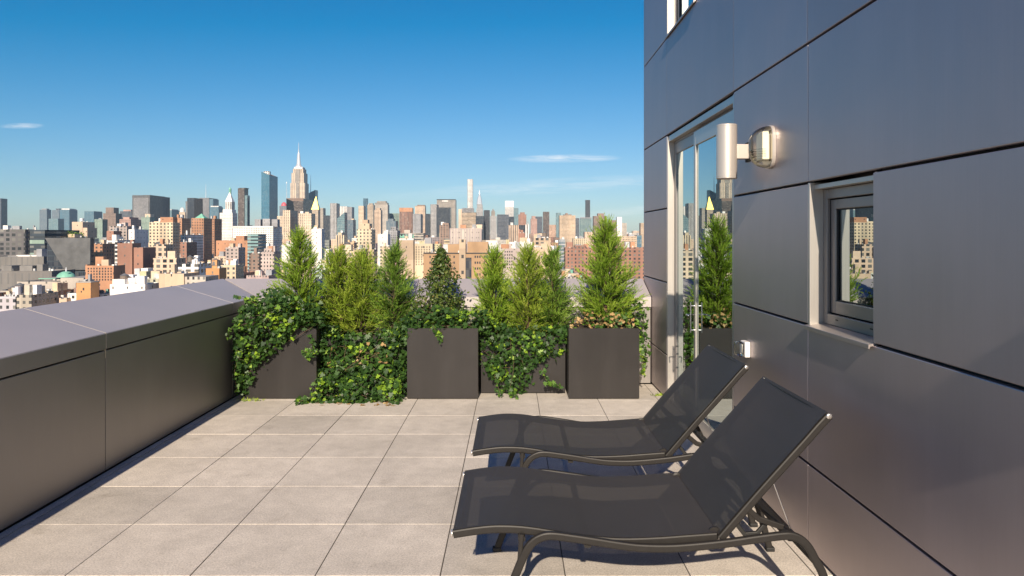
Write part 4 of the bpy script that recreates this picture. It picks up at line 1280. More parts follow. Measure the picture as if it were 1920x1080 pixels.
bld(OT, 'wide dark slate block left of the slant roofed white tower', 932, 954, 402, 1900, 26, 'slate', 'dark', 436, 'the wide slate block', clutter=0)
bld(GT, 'dark glass block squeezed right of the wide slate block', 954, 964, 406, 2100, 25, 'dkglass', 'dark', 430, None, clutter=0)
def wedge_tower():
    Y = 3400
    r = bld(OT, 'white tower with bright roof sloping toward the viewer', 947, 963, 388, Y, 44, 'white', 'ribbon', 406, 'the slant roofed white tower', cat='skyscraper', clutter=0)
    x0, x1 = wx(947, Y), wx(963, Y); w = (x1 - x0) / 2
    zb = wz(388, Y) - GROUND - .9; zt = wz(376, Y) - GROUND
    bm = bmesh.new()
    add_prism(bm, [(.1, zb), (44 - .1, zb), (44 - .1, zt), (34, zt)], 'x', -w + .1, w - .1)
    finish(bm, 'slanted_roof', plain(C['white']), r)
wedge_tower()
bld(GT, 'pale green glass tower touching the slant roofed white tower', 963, 972, 390, 2900, 25, 'teal', 'curtain', 425, None, cat='skyscraper', clutter=0)
bld(AB, 'brown brick tower with octagonal look right of the pale green tower', 972, 987, 402, 2300, 28, 'rbrick', 'dense', 420, None, (('box', 975, 984, 398, 4, 'upper_tier', 'rbrick', 'dense'),), clutter=0)
bld(AB, 'pinkish red tower with pointed centre on the right skyline', 995, 1007, 410, 1900, 24, 'rose', 'dense', 432, 'the pinkish red tower', (('box', 997, 1004, 405, 3, 'upper_tier', 'rose', 'dense'),), clutter=0)
bld(GT, 'dark blue slab behind the pinkish red tower', 1004, 1017, 406, 2600, 30, 'slate', 'dark', 418, None, clutter=0)
bld(OT, 'dark brown upright slab tower right of the pinkish red tower', 1018.5, 1030, 397, 2300, 26, 'dbrown', 'fins', 430, 'the dark upright slab', cat='skyscraper', clutter=0)
bld(GT, 'pale teal tower tucked left of the broad brown tower', 1043, 1052, 399, 2500, 25, 'teal', 'curtain', 430, None, clutter=0)
bld(AB, 'broad brown apartment tower with stepped peak', 1049, 1079, 404, 1700, 28, 'tan', 'dense', 442, 'the broad brown tower', (('box', 1057, 1072, 402, 3, 'upper_tier', 'brown', 'dense'), ('box', 1061, 1065, 399.5, 5, 'peak', 'brown', 'blank')), clutter=0)
bld(GT, 'narrow dark tower right of the broad brown tower', 1078, 1086, 409, 2200, 22, 'slate', 'dark', 430, None, clutter=0)
bld(GT, 'very tall thin black tower on the right skyline', 1098, 1106.5, 375, 3300, 24, 'char', 'dark', 407, 'the thin black tower', cat='skyscraper', clutter=0)
bld(GT, 'pale green glass slab in front of the thin black tower', 1088, 1109, 409, 2700, 22, 'green', 'curtain', 436, None, (('abox', 1088, 1109.3, 407.5, 409.5, -.5, 3, 'top_band', 'gray', 'blank'),), clutter=0)
bld(AB, 'purple brown wide tower left of the tallest conifer', 1113, 1137, 405, 2100, 26, 'brown', 'dense', 430, None, (('box', 1121, 1133, 400, 4, 'upper_tier', 'brown', 'blank'),), clutter=0)
bld(AB, 'low purple brown block behind the tallest conifer', 1142, 1159, 413, 2200, 26, 'brown', 'dense', 425, None, clutter=0)
bld(AB, 'slim bright white slab right of the tallest conifer', 1157, 1166, 407, 2000, 18, 'white', 'blank', 440, None, clutter=0)
bld(AB, 'grey rounded block right of the slim white slab', 1166, 1175, 418, 2200, 25, 'stone', 'dense', 430, None, clutter=0)
bld(AB, 'tan wide block near the metal wall on the right skyline', 1150, 1194, 443, 1100, 25, 'tan', 'dense', 460, None, roof='tar', clutter=2)
bld(GT, 'small blue glass block touching the metal wall edge', 1194, 1203, 441, 1150, 20, 'blue', 'curtain', 460, None)
bld(AB, 'pale tan tower seen right against the metal wall edge', 1201, 1212, 418, 1900, 20, 'tan', 'dense', 460, None, clutter=0)
# ---- middle distance, from the left
bld(AB, 'dark grey office block with regular window grid at the left edge', -40, 47, 430, 640, 12, (.12, .115, .115), 'big', 478, 'the dark gridded block', roof='dark', clutter=2)
bld(AB, 'narrow pale wall between the dark gridded block and black glass building', 46, 56, 432, 660, 20, 'lgray', 'blank', 480, None, clutter=0)
bld('glass_building', 'black glass building with pale green bands at left', 56, 84, 431, 560, 45, 'dkglass', 'ribbon', 480, 'the black glass building', (('abox', 56.2, 83.5, 450, 457, -.3, 1, 'green_band', 'green', 'blank'), ('abox', 56.2, 83.5, 474, 479, -.3, 1, 'green_band', 'green', 'blank')), roof='dark', clutter=0)
bld(AB, 'dark low building carrying a planted roof terrace behind the slanted mesh facade', 84, 134, 445, 580, 30, 'char', 'dark', 450, None, roof='dark', clutter=0)
bld(AB, 'peach stepped blank walled building behind the slanted mesh facade', 135, 155, 416, 760, 22, 'peach', 'blank', 446, 'the peach stepped building', (('abox', 154.8, 163, 427, 446, .5, 18, 'lower_step', 'peach', 'blank'),))
def mesh_facade():
    Y = 500
    r = empty('mesh_clad_building', (wx(128, Y), Y, GROUND), 'grey metal mesh building with steeply slanted left edge', 'building')
    cx = wx(128, Y)
    bm = bmesh.new()
    pts = [(wx(121, Y) - cx, wz(506, Y) - GROUND), (wx(169, Y) - cx, wz(506, Y) - GROUND), (wx(169, Y) - cx, wz(446, Y) - GROUND), (wx(84, Y) - cx, wz(446, Y) - GROUND)]
    add_prism(bm, pts, 'y', 0, 1.2)
    finish(bm, 'mesh_screen', simple_mat('metal_mesh', (.115, .115, .115), .55, .3, .25, .15), r)
    cbox('wall', wx(86, Y) - cx, wx(168.5, Y) - cx, 1.25, 5, 0, wz(448, Y) - GROUND, 'dark', C['dkglass'], r)
    box('roof', wx(95, Y) - cx, wx(160, Y) - cx, 2, 4.6, wz(448, Y) - GROUND + .002, wz(446.6, Y) - GROUND, M['tar'], r)
    HEROES.append((84, 169, 446, Y, 505, 'the slanted mesh building')); FOOT.append((wx(84, Y), wx(169, Y), Y, Y + 6))
mesh_facade()
bld('stone_hall', 'long flat roofed grey stone hall at the left edge, upper of two', -40, 82, 481, 520, 30, (.20, .19, .175), 'fins2', 504, None, (('abox', 20, 58, 478.5, 482, 6, 12, 'roof_house', 'white', 'blank'),), roof='pale', clutter=3)
bld('stone_hall', 'long grey stone hall at the left edge, lower and nearer one', -40, 97, 508, 465, 25, (.17, .16, .15), 'fins2', 533, 'the grey stone halls', roof='dark', clutter=3)
def domed():
    Y = 440
    bld('domed_hall', 'beige hall with large ribbed green copper dome and finial', 32, 142, 528, Y, 26, 'stone', 'blank', 541, 'the green domed hall',
        (('abox', 102, 146, 522, 530, 6, 24, 'drum', 'stone', 'blank'), ('dome', 124, 523, 16.5, 508.5, 18, 'copper_dome', M['copperm']), ('mast', 124, 501, 509, .5, 'finial'), ('abox', 64, 96, 522.5, 524, 4, 20, 'copper_roof', 'copper', 'blank')), roof='pale', clutter=0)
domed()
bld(RB, 'orange brick apartment block with vertical window strips near the green dome', 160, 213, 498, 420, 12.5, 'obrick', 'blank', 529, 'the orange striped block', (('win', 163, 211, 501, 527, 9, 5, 2.4, 3.2), ('abox', 160, 163, 496, 500, .3, 3, 'corner_pier', 'obrick', 'blank')), roof='dark', clutter=0)
bld(RB, 'orange tan stair tower block low beside the sloping coping', 143, 170, 529, 385, 8, 'orange', 'blank', 556, 'the orange tan tower block', (('abox', 141.5, 171, 528, 530, -.3, 8.5, 'coping', 'stone', 'blank'), ('win', 147, 158, 543, 551, 1, 1, 2.2, 3)), roof='pale', clutter=1)
bld(RB, 'tall blank red brown brick slab with second shorter wing', 220, 248, 456, 560, 13, 'rbrick', 'blank', 510, 'the red brown slab', (('abox', 250, 267.5, 464, 520, .5, 20, 'shorter_wing', 'rbrick', 'blank'),), roof='dark', clutter=1)
bld(AB, 'white block with dark window grid left of the red brown slab', 193, 220, 450, 700, 25, 'white', 'big', 497, 'the white gridded block', roof='pale', clutter=2)
bld(RB, 'orange brick tower behind the slanted mesh building', 170, 192, 457, 640, 20, 'obrick', 'punch', 485, None)
bld(RB, 'red brick block low behind the white gridded block', 200, 213, 433, 900, 18, 'rbrick', 'blank', 448, None)
bld(AB, 'bright white cube tower above the red brown slab', 241, 252, 430, 900, 35, 'white', 'blank', 450, None, clutter=0)
bld(RB, 'pink brick block with dark windows under the broad grey tower', 224, 245, 411, 1400, 40, 'rose', 'dense', 426, None, (('box', 229, 241, 407, 3, 'roof_box', 'rose', 'blank'),))
bld(AB, 'long low brick apartment row with white windows left of centre', 205, 238, 424, 1000, 30, 'pink', 'big', 440, None, clutter=2)
bld(AB, 'tall yellow tan apartment slab with small dark windows', 280, 324, 417, 760, 16, 'ytan', 'punch', 455, 'the tall yellow tan slab', (('abox', 297, 321, 407, 418, 4, 10, 'orange_penthouse', 'obrick', 'blank'), ('abox', 285, 296, 415, 418, 4, 10, 'penthouse', 'ytan', 'blank')), clutter=0)
bld(RB, 'orange pink building with rounded arch top before the yellow tan slab', 289, 311, 458, 600, 13, 'peach', 'big', 484, None, (('dome', 300, 458.4, 10, 453, 6, 'arched_top', M['roofdark']),), clutter=0)
bld(RB, 'wide orange pink apartment base below the arch topped building', 287, 331, 484, 560, 16, 'peach', 'big', 512, None, roof='pale', clutter=1)
bld(RB, 'orange brick tower behind the yellow tan slab, left of the green pyramid', 323, 341, 409, 1000, 26, 'obrick', 'punch', 435, None, clutter=0)
bld(RB, 'orange brown brick tower with green pyramid roof', 359, 382, 409, 860, 24, 'obrick', 'punch', 466, 'the green pyramid tower', (('pyr', 363, 381, 409, 400.5, 3, 'pyramid_roof', M['copperm']),), clutter=0)
bld(RB, 'orange brick block between green pyramid tower and white clock tower', 389, 402, 410, 1000, 26, 'obrick', 'punch', 448, None, clutter=0)
bld(AB, 'white walled block left of the green pyramid tower', 338, 349, 440, 800, 45, 'white', 'dense', 452, None, clutter=1)
bld(RB, 'dark red block under the white walled block', 338, 350, 454, 680, 22, 'rbrick', 'punch', 478, None, clutter=0)
bld('stone_building', 'long white stone building with three grey roof houses', 437, 512, 424, 1150, 45, 'white', 'punch', 452, 'the long white stone building',
    (('abox', 475, 486, 411, 425, 6, 12, 'roof_house', 'gray', 'blank'), ('abox', 490, 504, 410, 425, 6, 12, 'roof_house', 'gray', 'blank'), ('abox', 507, 518, 411, 425, 6, 12, 'roof_house', 'gray', 'blank'), ('abox', 436.6, 512.4, 424, 427, -.8, 4, 'cornice', 'white', 'blank')), clutter=0)
bld('glass_building', 'teal glass apartment building with green window bands in front of the white stone building', 464, 484, 439, 800, 26, 'teal', 'ribbon', 468, 'the teal glass building', clutter=0)
bld(RB, 'wide orange red brick block with raised centre below the clock tower', 405, 464, 451, 820, 22, 'obrick', 'blank', 462, 'the orange red block', (('abox', 440, 456, 442, 452, 3, 12, 'raised_centre', 'obrick', 'blank'),), roof='tar', clutter=1)
bld(AB, 'beige apartment block with many windows left of the teal glass building', 423, 447, 464, 700, 18, 'pink', 'punch', 492, None, clutter=2)
bld(AB, 'grey beige stepped apartment block right of the teal glass building', 489, 514, 472, 640, 17, 'pink', 'punch', 500, 'the grey beige stepped block', (('box', 493, 508, 466, 3, 'upper_tier', 'pink', 'punch'), ('box', 497, 504, 461, 5, 'top_tier', 'pink', 'blank')), clutter=0)
bld(AB, 'grey brown windowed block squeezed left of the grey beige stepped block', 467, 486, 475, 680, 18, 'brown', 'punch', 500, None, clutter=1)
bld('loft_building', 'white building crowded with roof equipment, above the coping', 334, 372, 495, 480, 26, 'white', 'big', 514, 'the white loft building', roof='pale', clutter=6, tanks=1)
bld(RB, 'orange brick box with round window and grey water tank', 386, 411, 503, 430, 11, 'orange', 'blank', 521, 'the orange box with the tank', (('tank', 404, 503, 8.5, 18, M['tanksteel']), ('abox', 396, 401, 515, 520, -.05, .4, 'round_window', 'char', 'blank')), clutter=0)
bld(AB, 'pale yellow block right of the orange box with water tank', 414, 442, 497, 520, 16, 'ytan', 'punch', 512, None, roof='pale', clutter=2)
bld('loft_building', 'brown flat roofed building close above the coping corner', 298, 345, 513, 400, 20, 'tan', 'blank', 530, 'the brown flat roof', (('abox', 345.2, 384, 519, 540, 1, 18, 'windowed_wing', 'stone', 'punch'),), roof='tar', clutter=1)
bld('loft_building', 'long white blue topped low building left of the brown flat roof', 206, 272, 533, 395, 16, 'white', 'blank', 546, None, (('abox', 207, 230, 524, 534, 2, 7, 'white_penthouse', 'white', 'blank'),), roof='pale', clutter=3, tanks=1)
bld(AB, 'large white wall beside the leftmost conifer', 528, 549, 459, 900, 20, 'white', 'blank', 492, None, clutter=0)
bld('stone_building', 'beige stone block with shaded flank left of the leftmost conifer', 530, 544, 394, 1500, 52, 'cream', 'punch', 436, 'the beige block over the conifer', (('abox', 519, 530, 405, 440, 2, 40, 'lower_wing', 'cream', 'punch'),), clutter=0)
bld('stone_building', 'beige block with uneven roof directly above the leftmost conifer', 559, 584, 400, 1500, 30, 'cream', 'punch', 440, None, clutter=2)
bld(AB, 'bright white cube wall under the gilded pyramid tower', 584, 603, 429, 900, 15, 'white', 'blank', 445, 'the white cube', clutter=0)
bld(RB, 'tan stepped brick tower with raised centre, centre left', 669, 697, 430, 720, 20, 'ytan', 'punch', 461, 'the tan stepped tower', (('abox', 674, 692, 419, 431, 2, 14, 'upper_tier', 'ytan', 'blank'), ('abox', 678, 688, 412, 420, 4, 8, 'top_tier', 'tan', 'blank')), clutter=0)
bld(AB, 'yellow tan narrow block left of the tan stepped tower', 630, 645, 441, 800, 18, 'ytan', 'fins', 466, None, (('box', 633, 640, 436, 2, 'upper_tier', 'ytan', 'blank'),), clutter=0)
bld(AB, 'wide cream apartment block with window rows behind the yellow conifers', 627, 664, 469, 600, 16, 'cream', 'big', 486, 'the wide cream block', clutter=2, tanks=1)
bld(RB, 'tan brick pair block right of the wide cream block', 664, 684, 467, 580, 18, 'tan', 'punch', 505, 'the tan pair block', clutter=1)
bld(RB, 'orange tan block with dark flank right of the tan pair block', 685, 701, 468, 590, 14, 'tan', 'punch', 505, None, clutter=1)
bld(AB, 'yellow block behind the dark conifer', 713, 731, 462, 700, 16, 'ytan', 'punch', 490, None, clutter=1)
bld(AB, 'white building with slanted roof parts under the bluish grey glass building', 708, 727, 439, 900, 20, 'white', 'blank', 455, None, clutter=3)
bld(AB, 'grey stepped tower left of the blank tan slab', 730, 745, 432, 1000, 26, 'gray', 'dense', 466, None, (('box', 732, 742, 425, 3, 'upper_tier', 'gray', 'dense'),), clutter=0)
bld(RB, 'tall blank tan slab with white top edge', 749, 775, 450, 560, 8, 'tan', 'blank', 500, 'the blank tan slab', (('abox', 748.6, 775.4, 447, 450.5, -.2, 8.3, 'white_top_band', 'white', 'blank'),), clutter=0)
bld(RB, 'tan apartment block with window columns right of the blank tan slab', 776, 811, 457, 565, 14, 'ytan', 'blank', 500, None, (('win', 778, 808, 461, 498, 6, 8, 1.7, 2.6),), roof='pale', clutter=2)
bld(AB, 'long low block with green glass strip above the blank tan slab', 750, 794, 437, 1000, 25, 'stone', 'ribbon', 448, None, (('abox', 750, 776, 440, 446, -.5, 1.5, 'green_glass_strip', 'copper', 'big'),), clutter=1)
bld(AB, 'wide pinkish ribbed blank slab in the centre', 843, 903, 428, 900, 16, (.40, .34, .32), 'blank', 450, 'the wide pinkish slab', (('abox', 866, 870, 430, 464, -.4, .8, 'rib', 'stone', 'blank'), ('abox', 893, 904, 421, 430, 2, 12, 'roof_house', 'cream', 'blank')) + tuple(('abox', 846 + 5.2 * k, 848 + 5.2 * k, 429, 470, -.35, .7, 'rib', 'stone', 'blank') for k in range(11) if k not in (4,)), clutter=2)
bld(RB, 'brown brick block with stepped top left of the pinkish slab', 824, 842, 422, 1100, 24, 'brown', 'punch', 440, None, (('box', 829, 841, 418, 3, 'upper_tier', 'brown', 'blank'),), clutter=0)
bld(RB, 'long tan brown brick apartment block with tall chimney above the planters', 794, 941, 475, 300, 26, (.36, .23, .13), 'blank', 521, 'the brown apartment block',
    (('abox', 794, 861, 473.8, 475.5, -.3, 2, 'cornice', 'char', 'blank'), ('abox', 873, 941.5, 473.8, 475.5, -.3, 2, 'cornice', 'char', 'blank'), ('abox', 861, 873, 449, 524, -.6, 3, 'chimney', 'tan', 'blank'),
     ('abox', 873.2, 884, 483, 530, -.12, .3, 'shadow_strip', 'char', 'dark'), ('win', 889, 902, 476, 520, 3, 4, 2.6, 4.2), ('win', 905, 918, 476, 520, 2, 4, 2.6, 4.2), ('win', 832, 858, 476, 520, 2, 4, 2.6, 4.2), ('win', 800, 826, 476, 520, 2, 4, 2.6, 4.2), ('win', 922, 938, 476, 520, 2, 4, 2.6, 4.2)), roof='pale', clutter=5)  # dark box right of the chimney stands in for the shadow there
bld(RB, 'beige brick apartment block with window grid right of the brown apartment block', 942, 987, 466, 480, 20, 'pink', 'blank', 505, 'the beige brick block', (('win', 945, 962, 469, 505, 4, 6, 2.0, 2.8), ('abox', 939, 954, 458, 467, 3, 8, 'orange_bulkhead', 'obrick', 'blank')), clutter=2)
bld('loft_building', 'long low bright white building right of the pinkish slab', 955, 998, 454, 700, 18, 'white', 'blank', 464, 'the low white building', roof='pale', clutter=4)
bld(AB, 'orange tan tower with shaded flank right of the slate block', 954, 972, 422, 1100, 16, 'peach', 'fins', 452, None, clutter=1)
bld(GT, 'dark glass block beside the orange tan tower', 973, 985, 422, 1200, 16, 'dkglass', 'dark', 440, None, clutter=0)
bld(RB, 'red brick block with stair tower in front of the dark glass block', 972, 984, 437, 950, 14, 'rbrick', 'blank', 452, None, (('box', 976, 981, 431, 2, 'stair_tower', 'rbrick', 'blank'),), clutter=0)
bld(AB, 'narrow white slab right of the dark glass block', 985, 992, 421, 1150, 14, 'white', 'fins', 452, None, clutter=0)
bld(AB, 'tan block with pale frame grid behind the right low planter', 1000, 1033, 446, 720, 18, 'tan', 'big', 465, None, clutter=3, tanks=1)
bld(AB, 'pale blue white apartment slab left of the red housing blocks', 1048, 1060, 449, 760, 16, 'lgray', 'curtain', 478, None, clutter=1)
bld(RB, 'red brick housing block, large, left of the tallest conifer', 1060, 1112, 464, 640, 18, 'rbrick', 'punch', 505, 'the red housing block', (('abox', 1078, 1100, 460, 466, 2, 10, 'raised_core', 'rbrick', 'punch'),), clutter=3)
bld(RB, 'red brick housing block against the metal wall, right of the tallest conifer', 1165, 1215, 464, 640, 18, 'rbrick', 'punch', 505, None, clutter=3)
bld(RB, 'dull red brick housing block hidden mostly by the tallest conifer', 1112, 1165, 462, 760, 18, 'rbrick', 'punch', 500, None, clutter=2)
bld(AB, 'brown grey block with dark flank above the yellow conifer, right side', 1034, 1047, 470, 560, 14, 'brown', 'punch', 500, None, clutter=1)
bld(AB, 'tan brown flat block directly behind the yellow conifer on the right', 998, 1033, 464, 520, 16, 'tan', 'blank', 505, None, clutter=2)

# ---- the crowd of smaller buildings between them
def fillers():
    rg = random.Random(2024)
    pal = ['tan', 'cream', 'ytan', 'obrick', 'rbrick', 'brown', 'white', 'lgray', 'pink', 'peach', 'stone', 'gray', 'peach', 'tan', 'cream', 'white']
    cname = dict(tan='tan', cream='cream', ytan='yellow tan', obrick='orange brick', rbrick='red brick', brown='brown', white='white', lgray='pale grey', pink='pinkish', peach='peach', stone='stone grey', gray='grey')
    made = []
    rows = [(376, 8, 24, 32), (392, 8, 22, 30), (412, 8, 18, 29), (432, 9, 16, 27), (458, 12, 14, 26), (480, 17, 16, 32), (540, 15, 16, 34), (610, 16, 18, 36), (690, 17, 18, 40), (790, 18, 20, 44), (900, 20, 20, 50), (1050, 22, 24, 56), (1250, 25, 30, 62), (1500, 29, 30, 70), (1800, 34, 36, 80), (2200, 42, 40, 92), (2700, 54, 40, 104)]
    for Y, step, hmin, hmax in rows:
        px = -10 + rg.uniform(0, 20)
        while px < (1205 if Y > 420 else 330):
            wm = rg.uniform(.55, 1.25) * step
            wpx = wm / Y * 1313
            p0, p1 = px, px + wpx
            px += wpx * rg.uniform(1.0, 1.25)
            if rg.random() < (.10 if Y < 600 else .22): continue
            h = hmin + (hmax - hmin) * rg.random() ** (1.0 if Y < 470 else 1.5)
            yt = 443 - (GROUND + h - 1.653) / Y * 1313
            D = rg.uniform(12, 24) * (1 + Y / 3000)
            yy = Y + rg.uniform(-.03, .03) * Y
            # out of sight behind the copings, or in the way of a landmark, or swallowed by one
            mid = (p0 + p1) / 2
            lim = (580 - .137 * mid) if mid < 425 else 521
            if yt > lim - 2: continue
            x0, x1 = wx(p0, yy), wx(p1, yy)
            bad = False
            for a, b, t, Yh, yb, s in HEROES:
                if b > p0 - .5 and a < p1 + .5:
                    if Yh > yy and yt < yb - 3: bad = True
                    if Yh < yy and yt > t - 1 and a <= p0 + 2 and b >= p1 - 2: bad = True
            for a, b, c, d in FOOT:
                if x0 < b + 1 and x1 > a - 1 and yy < d + 1 and yy + D > c - 1: bad = True
            if bad: continue
            made.append((p0, p1, yt, yy, D, rg.choice(pal), h))
            FOOT.append((x0, x1, yy, yy + D))
    # keep what shows most, as seen between the nearer ones and above the copings
    def visible(items):
        GX, GY, OX, OY = 1230, 300, -12, 300
        buf = np.zeros((GY, GX), bool)
        for X_ in range(GX):
            px_ = X_ + OX
            lim = (580 - .137 * px_) if px_ < 425 else 521
            buf[int(max(0, lim - OY)):, X_] = True
        for x0_, y0_, x1_ in ((520, 470, 600), (603, 500, 700), (708, 490, 770), (785, 500, 862), (895, 490, 965), (955, 490, 1070), (1095, 440, 1182)):
            buf[y0_ - OY:, x0_ - OX:x1_ - OX] = True
        res = {}
        for it in sorted(items, key=lambda q: q[3]):
            p0, p1, yt, Yd = it[:4]
            i0, i1, j0 = int(max(0, p0 - OX)), int(min(GX, round(p1 - OX))), int(max(0, yt - OY))
            if i1 > i0:
                sub_ = buf[j0:, i0:i1]
                res[id(it)] = int((~sub_).sum()); sub_[:] = True
            else: res[id(it)] = 0
        return res
    hb_ = [(a, b, t, Yh) for a, b, t, Yh, yb, s in HEROES]
    vis = visible(hb_ + made)
    made = [m for m in made if vis[id(m)] >= 14]
    made.sort(key=lambda m: -vis[id(m)])
    made = made[:FILL_MAX]
    marks = [(a, b, t, Yh, s) for a, b, t, Yh, yb, s in HEROES if s]
    used = {}
    for m in made:
        p0, p1, yt, yy, D, col, h = m
        mid = (p0 + p1) / 2
        front = [k for k in marks if k[0] - 2 < mid < k[1] + 2 and k[3] > yy and abs(k[2] - yt) < 75]
        if front:
            k = min(front, key=lambda q: abs(q[2] - yt)); where = 'in front of ' + k[4]
        else:
            L = [k for k in marks if k[1] <= mid and mid - k[1] < 90]; Rr = [k for k in marks if k[0] >= mid and k[0] - mid < 90]
            sc = lambda q: abs((q[0] + q[1]) / 2 - mid) + .5 * abs(q[2] - yt)
            if L and Rr: where = 'between %s and %s' % (min(L, key=sc)[4], min(Rr, key=sc)[4])
            elif L: where = 'right of ' + min(L, key=sc)[4]
            elif Rr: where = 'left of ' + min(Rr, key=sc)[4]
            else: where = 'near the metal clad wall'
        wide = 'narrow ' if (p1 - p0) < .75 * 1313 * 18 / yy else ('wide ' if (p1 - p0) > 1313 * 26 / yy else '')
        used.setdefault((cname[col], where), []).append([m, wide])
    ordw = ['leftmost', 'second from left', 'third from left', 'fourth from left', 'fifth from left', 'sixth from left', 'seventh from left']
    nm = dict(obrick='brick_building', rbrick='brick_building')
    for (cn, where), rs in used.items():
        rs.sort(key=lambda r: r[0][0])
        for i, (m, wide) in enumerate(rs):
            p0, p1, yt, yy, D, col, h = m
            if len(rs) == 1: label = '%s%s block %s' % (wide, cn, where)
            else: label = '%s of the %s blocks %s' % (ordw[min(i, 6)], cn, where)
            words = label.split()
            if len(words) > 16: label = label.replace(' the ', ' ')
            near = yy < 1000
            st = rg.choice(['punch', 'punch', 'dense', 'dense', 'big', 'ribbon']) if col not in ('white',) else rg.choice(['punch', 'blank', 'big'])
            bld(nm.get(col, 'apartment_block' if h > 22 else 'low_rise_building'), label, p0, p1, yt, yy, D, tuple(c * rg.uniform(.85, 1.12) for c in C[col]), st, None, None,
                roof=rg.choice(['tar', 'pale', 'pale', 'dark']), clutter=(rg.choice([3, 4, 5, 6]) if near else (2 if yy < 1700 else 0)), tanks=(1 if near and rg.random() < .4 else 0), group='smaller buildings of the city', cat='building')
FILL_MAX = 170
fillers()

# ---- the uncountable rest: low roofs and small blocks that read as one mass
def city_mass():
    rng = np.random.default_rng(404)
    m = F['punch'].copy(); m.name = 'mass_facade'
    nt = m.node_tree
    oi = [n for n in nt.nodes if n.type == 'OBJECT_INFO'][0]
    at = nt.nodes.new('ShaderNodeAttribute'); at.attribute_name = 'wallcol'
    for l in list(nt.links):
        if l.from_node == oi and l.from_socket.name == 'Color':
            nt.links.new(at.outputs['Color'], l.to_socket)
    pal = [C[k] for k in ('tan', 'cream', 'ytan', 'obrick', 'rbrick', 'brown', 'white', 'lgray', 'pink', 'peach', 'stone', 'gray', 'peach', 'tan', 'cream', 'white', 'white')]
    Q = []; CO = []
    def put(x0, x1, y0, y1, z0, z1, c):
        v = [(x0, y0, z0), (x1, y0, z0), (x1, y1, z0), (x0, y1, z0), (x0, y0, z1), (x1, y0, z1), (x1, y1, z1), (x0, y1, z1)]
        for f in ((0, 1, 5, 4), (1, 2, 6, 5), (3, 0, 4, 7), (2, 3, 7, 6), (4, 5, 6, 7)):
            Q.extend(v[i] for i in f); CO.append((*c, 1))
    made = 0
    for Y, w0, hmin, hmax in [(384, 6, 23, 30), (396, 6, 21, 29.5), (408, 6, 20, 29), (420, 6, 18, 28), (446, 9, 13, 26), (470, 9, 12, 25), (500, 10, 12, 26), (530, 10, 12, 28), (565, 11, 13, 28), (600, 11, 13, 30), (640, 12, 14, 30), (680, 12, 14, 32), (730, 12, 14, 34),
                              (780, 13, 15, 35), (840, 13, 15, 36), (900, 14, 16, 38), (970, 14, 16, 40), (1050, 15, 18, 42), (1140, 15, 18, 44), (1240, 16, 20, 46), (1350, 17, 20, 48), (1480, 18, 22, 50), (1620, 19, 24, 54), (1780, 20, 26, 58), (1960, 22, 28, 60), (2200, 24, 30, 64), (2500, 26, 30, 68), (2900, 30, 30, 74), (3400, 34, 30, 84), (3900, 36, 30, 92)]:
        px = -20 + 10 * rng.random()
        while px < (1212 if Y > 470 else 440):
            wpx = w0 * rng.uniform(.6, 1.5) / Y * 1313
            p0, p1 = px, px + wpx; px = p1 + wpx * rng.uniform(0, .25)
            yy = Y * rng.uniform(.985, 1.015); h = hmin + (hmax - hmin) * rng.random() ** (1.0 if Y < 480 else 1.6)
            D = rng.uniform(9, 16) * (1 + Y / 2500)
            yt = 443 - (GROUND + h - 1.653) / yy * 1313
            mid = (p0 + p1) / 2
            lim = (580 - .137 * mid) if mid < 425 else 521
            if yt > lim + 3: continue
            bad = False
            for a, b, t, Yh, yb, s in HEROES:
                if b > p0 and a < p1 and Yh > yy and yt < yb - 2: bad = True; break
            if bad: continue
            x0, x1 = wx(p0, yy), wx(p1, yy)
            for a, b, c, d in FOOT:
                if x0 < b + .6 and x1 > a - .6 and yy < d + .6 and yy + D > c - .6: bad = True; break
            if bad: continue
            c = np.array(pal[rng.integers(0, len(pal))]) * rng.uniform(.8, 1.15)
            put(x0, x1, yy, yy + D, 0, h, c)
            made += 1
            for k in range(rng.integers(1, 5) if Y < 1200 else rng.integers(0, 2)):
                bw = rng.uniform(.08, .24) * (x1 - x0); bx = rng.uniform(x0 + bw, x1 - bw); by = yy + rng.uniform(.1, .6) * D
                c2 = np.array(pal[rng.integers(0, len(pal))]) if rng.random() < .6 else np.array(C[('white', 'dgray', 'copper')[rng.integers(0, 3)]])
                put(bx - bw, bx + bw, by, by + min(bw * 2.5, .35 * D), h, h + rng.uniform(1.2, 4.0), c2)
    o = mesh_polys('city_mass', np.array(Q), 4, m, None, None, (0, 0, GROUND))
    a = o.data.attributes.new('wallcol', 'FLOAT_COLOR', 'FACE')
    a.data.foreach_set('color', np.array(CO, dtype=np.float32).ravel())
    tag(o, 'dense distant mass of small roofs and low blocks filling the city between the larger buildings', None, None, 'stuff')
    print('mass', made)
city_mass()

# ---- city ground
def ground():
    m, nt, b = new_mat('city_ground')
    tc = N(nt, 'ShaderNodeTexCoord').outputs['Object']
    n1 = noise_n(nt, tc, .03, 5, .7)
    n2 = noise_n(nt, tc, .0015, 3, .6)
    c = ramp_n(nt, n1, [(.35, (.05, .05, .052)), (.55, (.13, .115, .10)), (.75, (.30, .26, .22))])
    c = mix_c(nt, n2, c, (.16, .14, .13))
    nt.links.new(c, b.inputs['Base Color']); b.inputs['Roughness'].default_value = .9
    bm = bmesh.new()
    vs = [bm.verts.new(v) for v in ((-30000, -3000, GROUND - .02), (30000, -3000, GROUND - .02), (30000, 40000, GROUND - .02), (-30000, 40000, GROUND - .02))]
    bm.faces.new(vs)
    o = finish(bm, 'city_ground', m)
    tag(o, 'street level ground under the city buildings', None, None, 'structure')
ground()
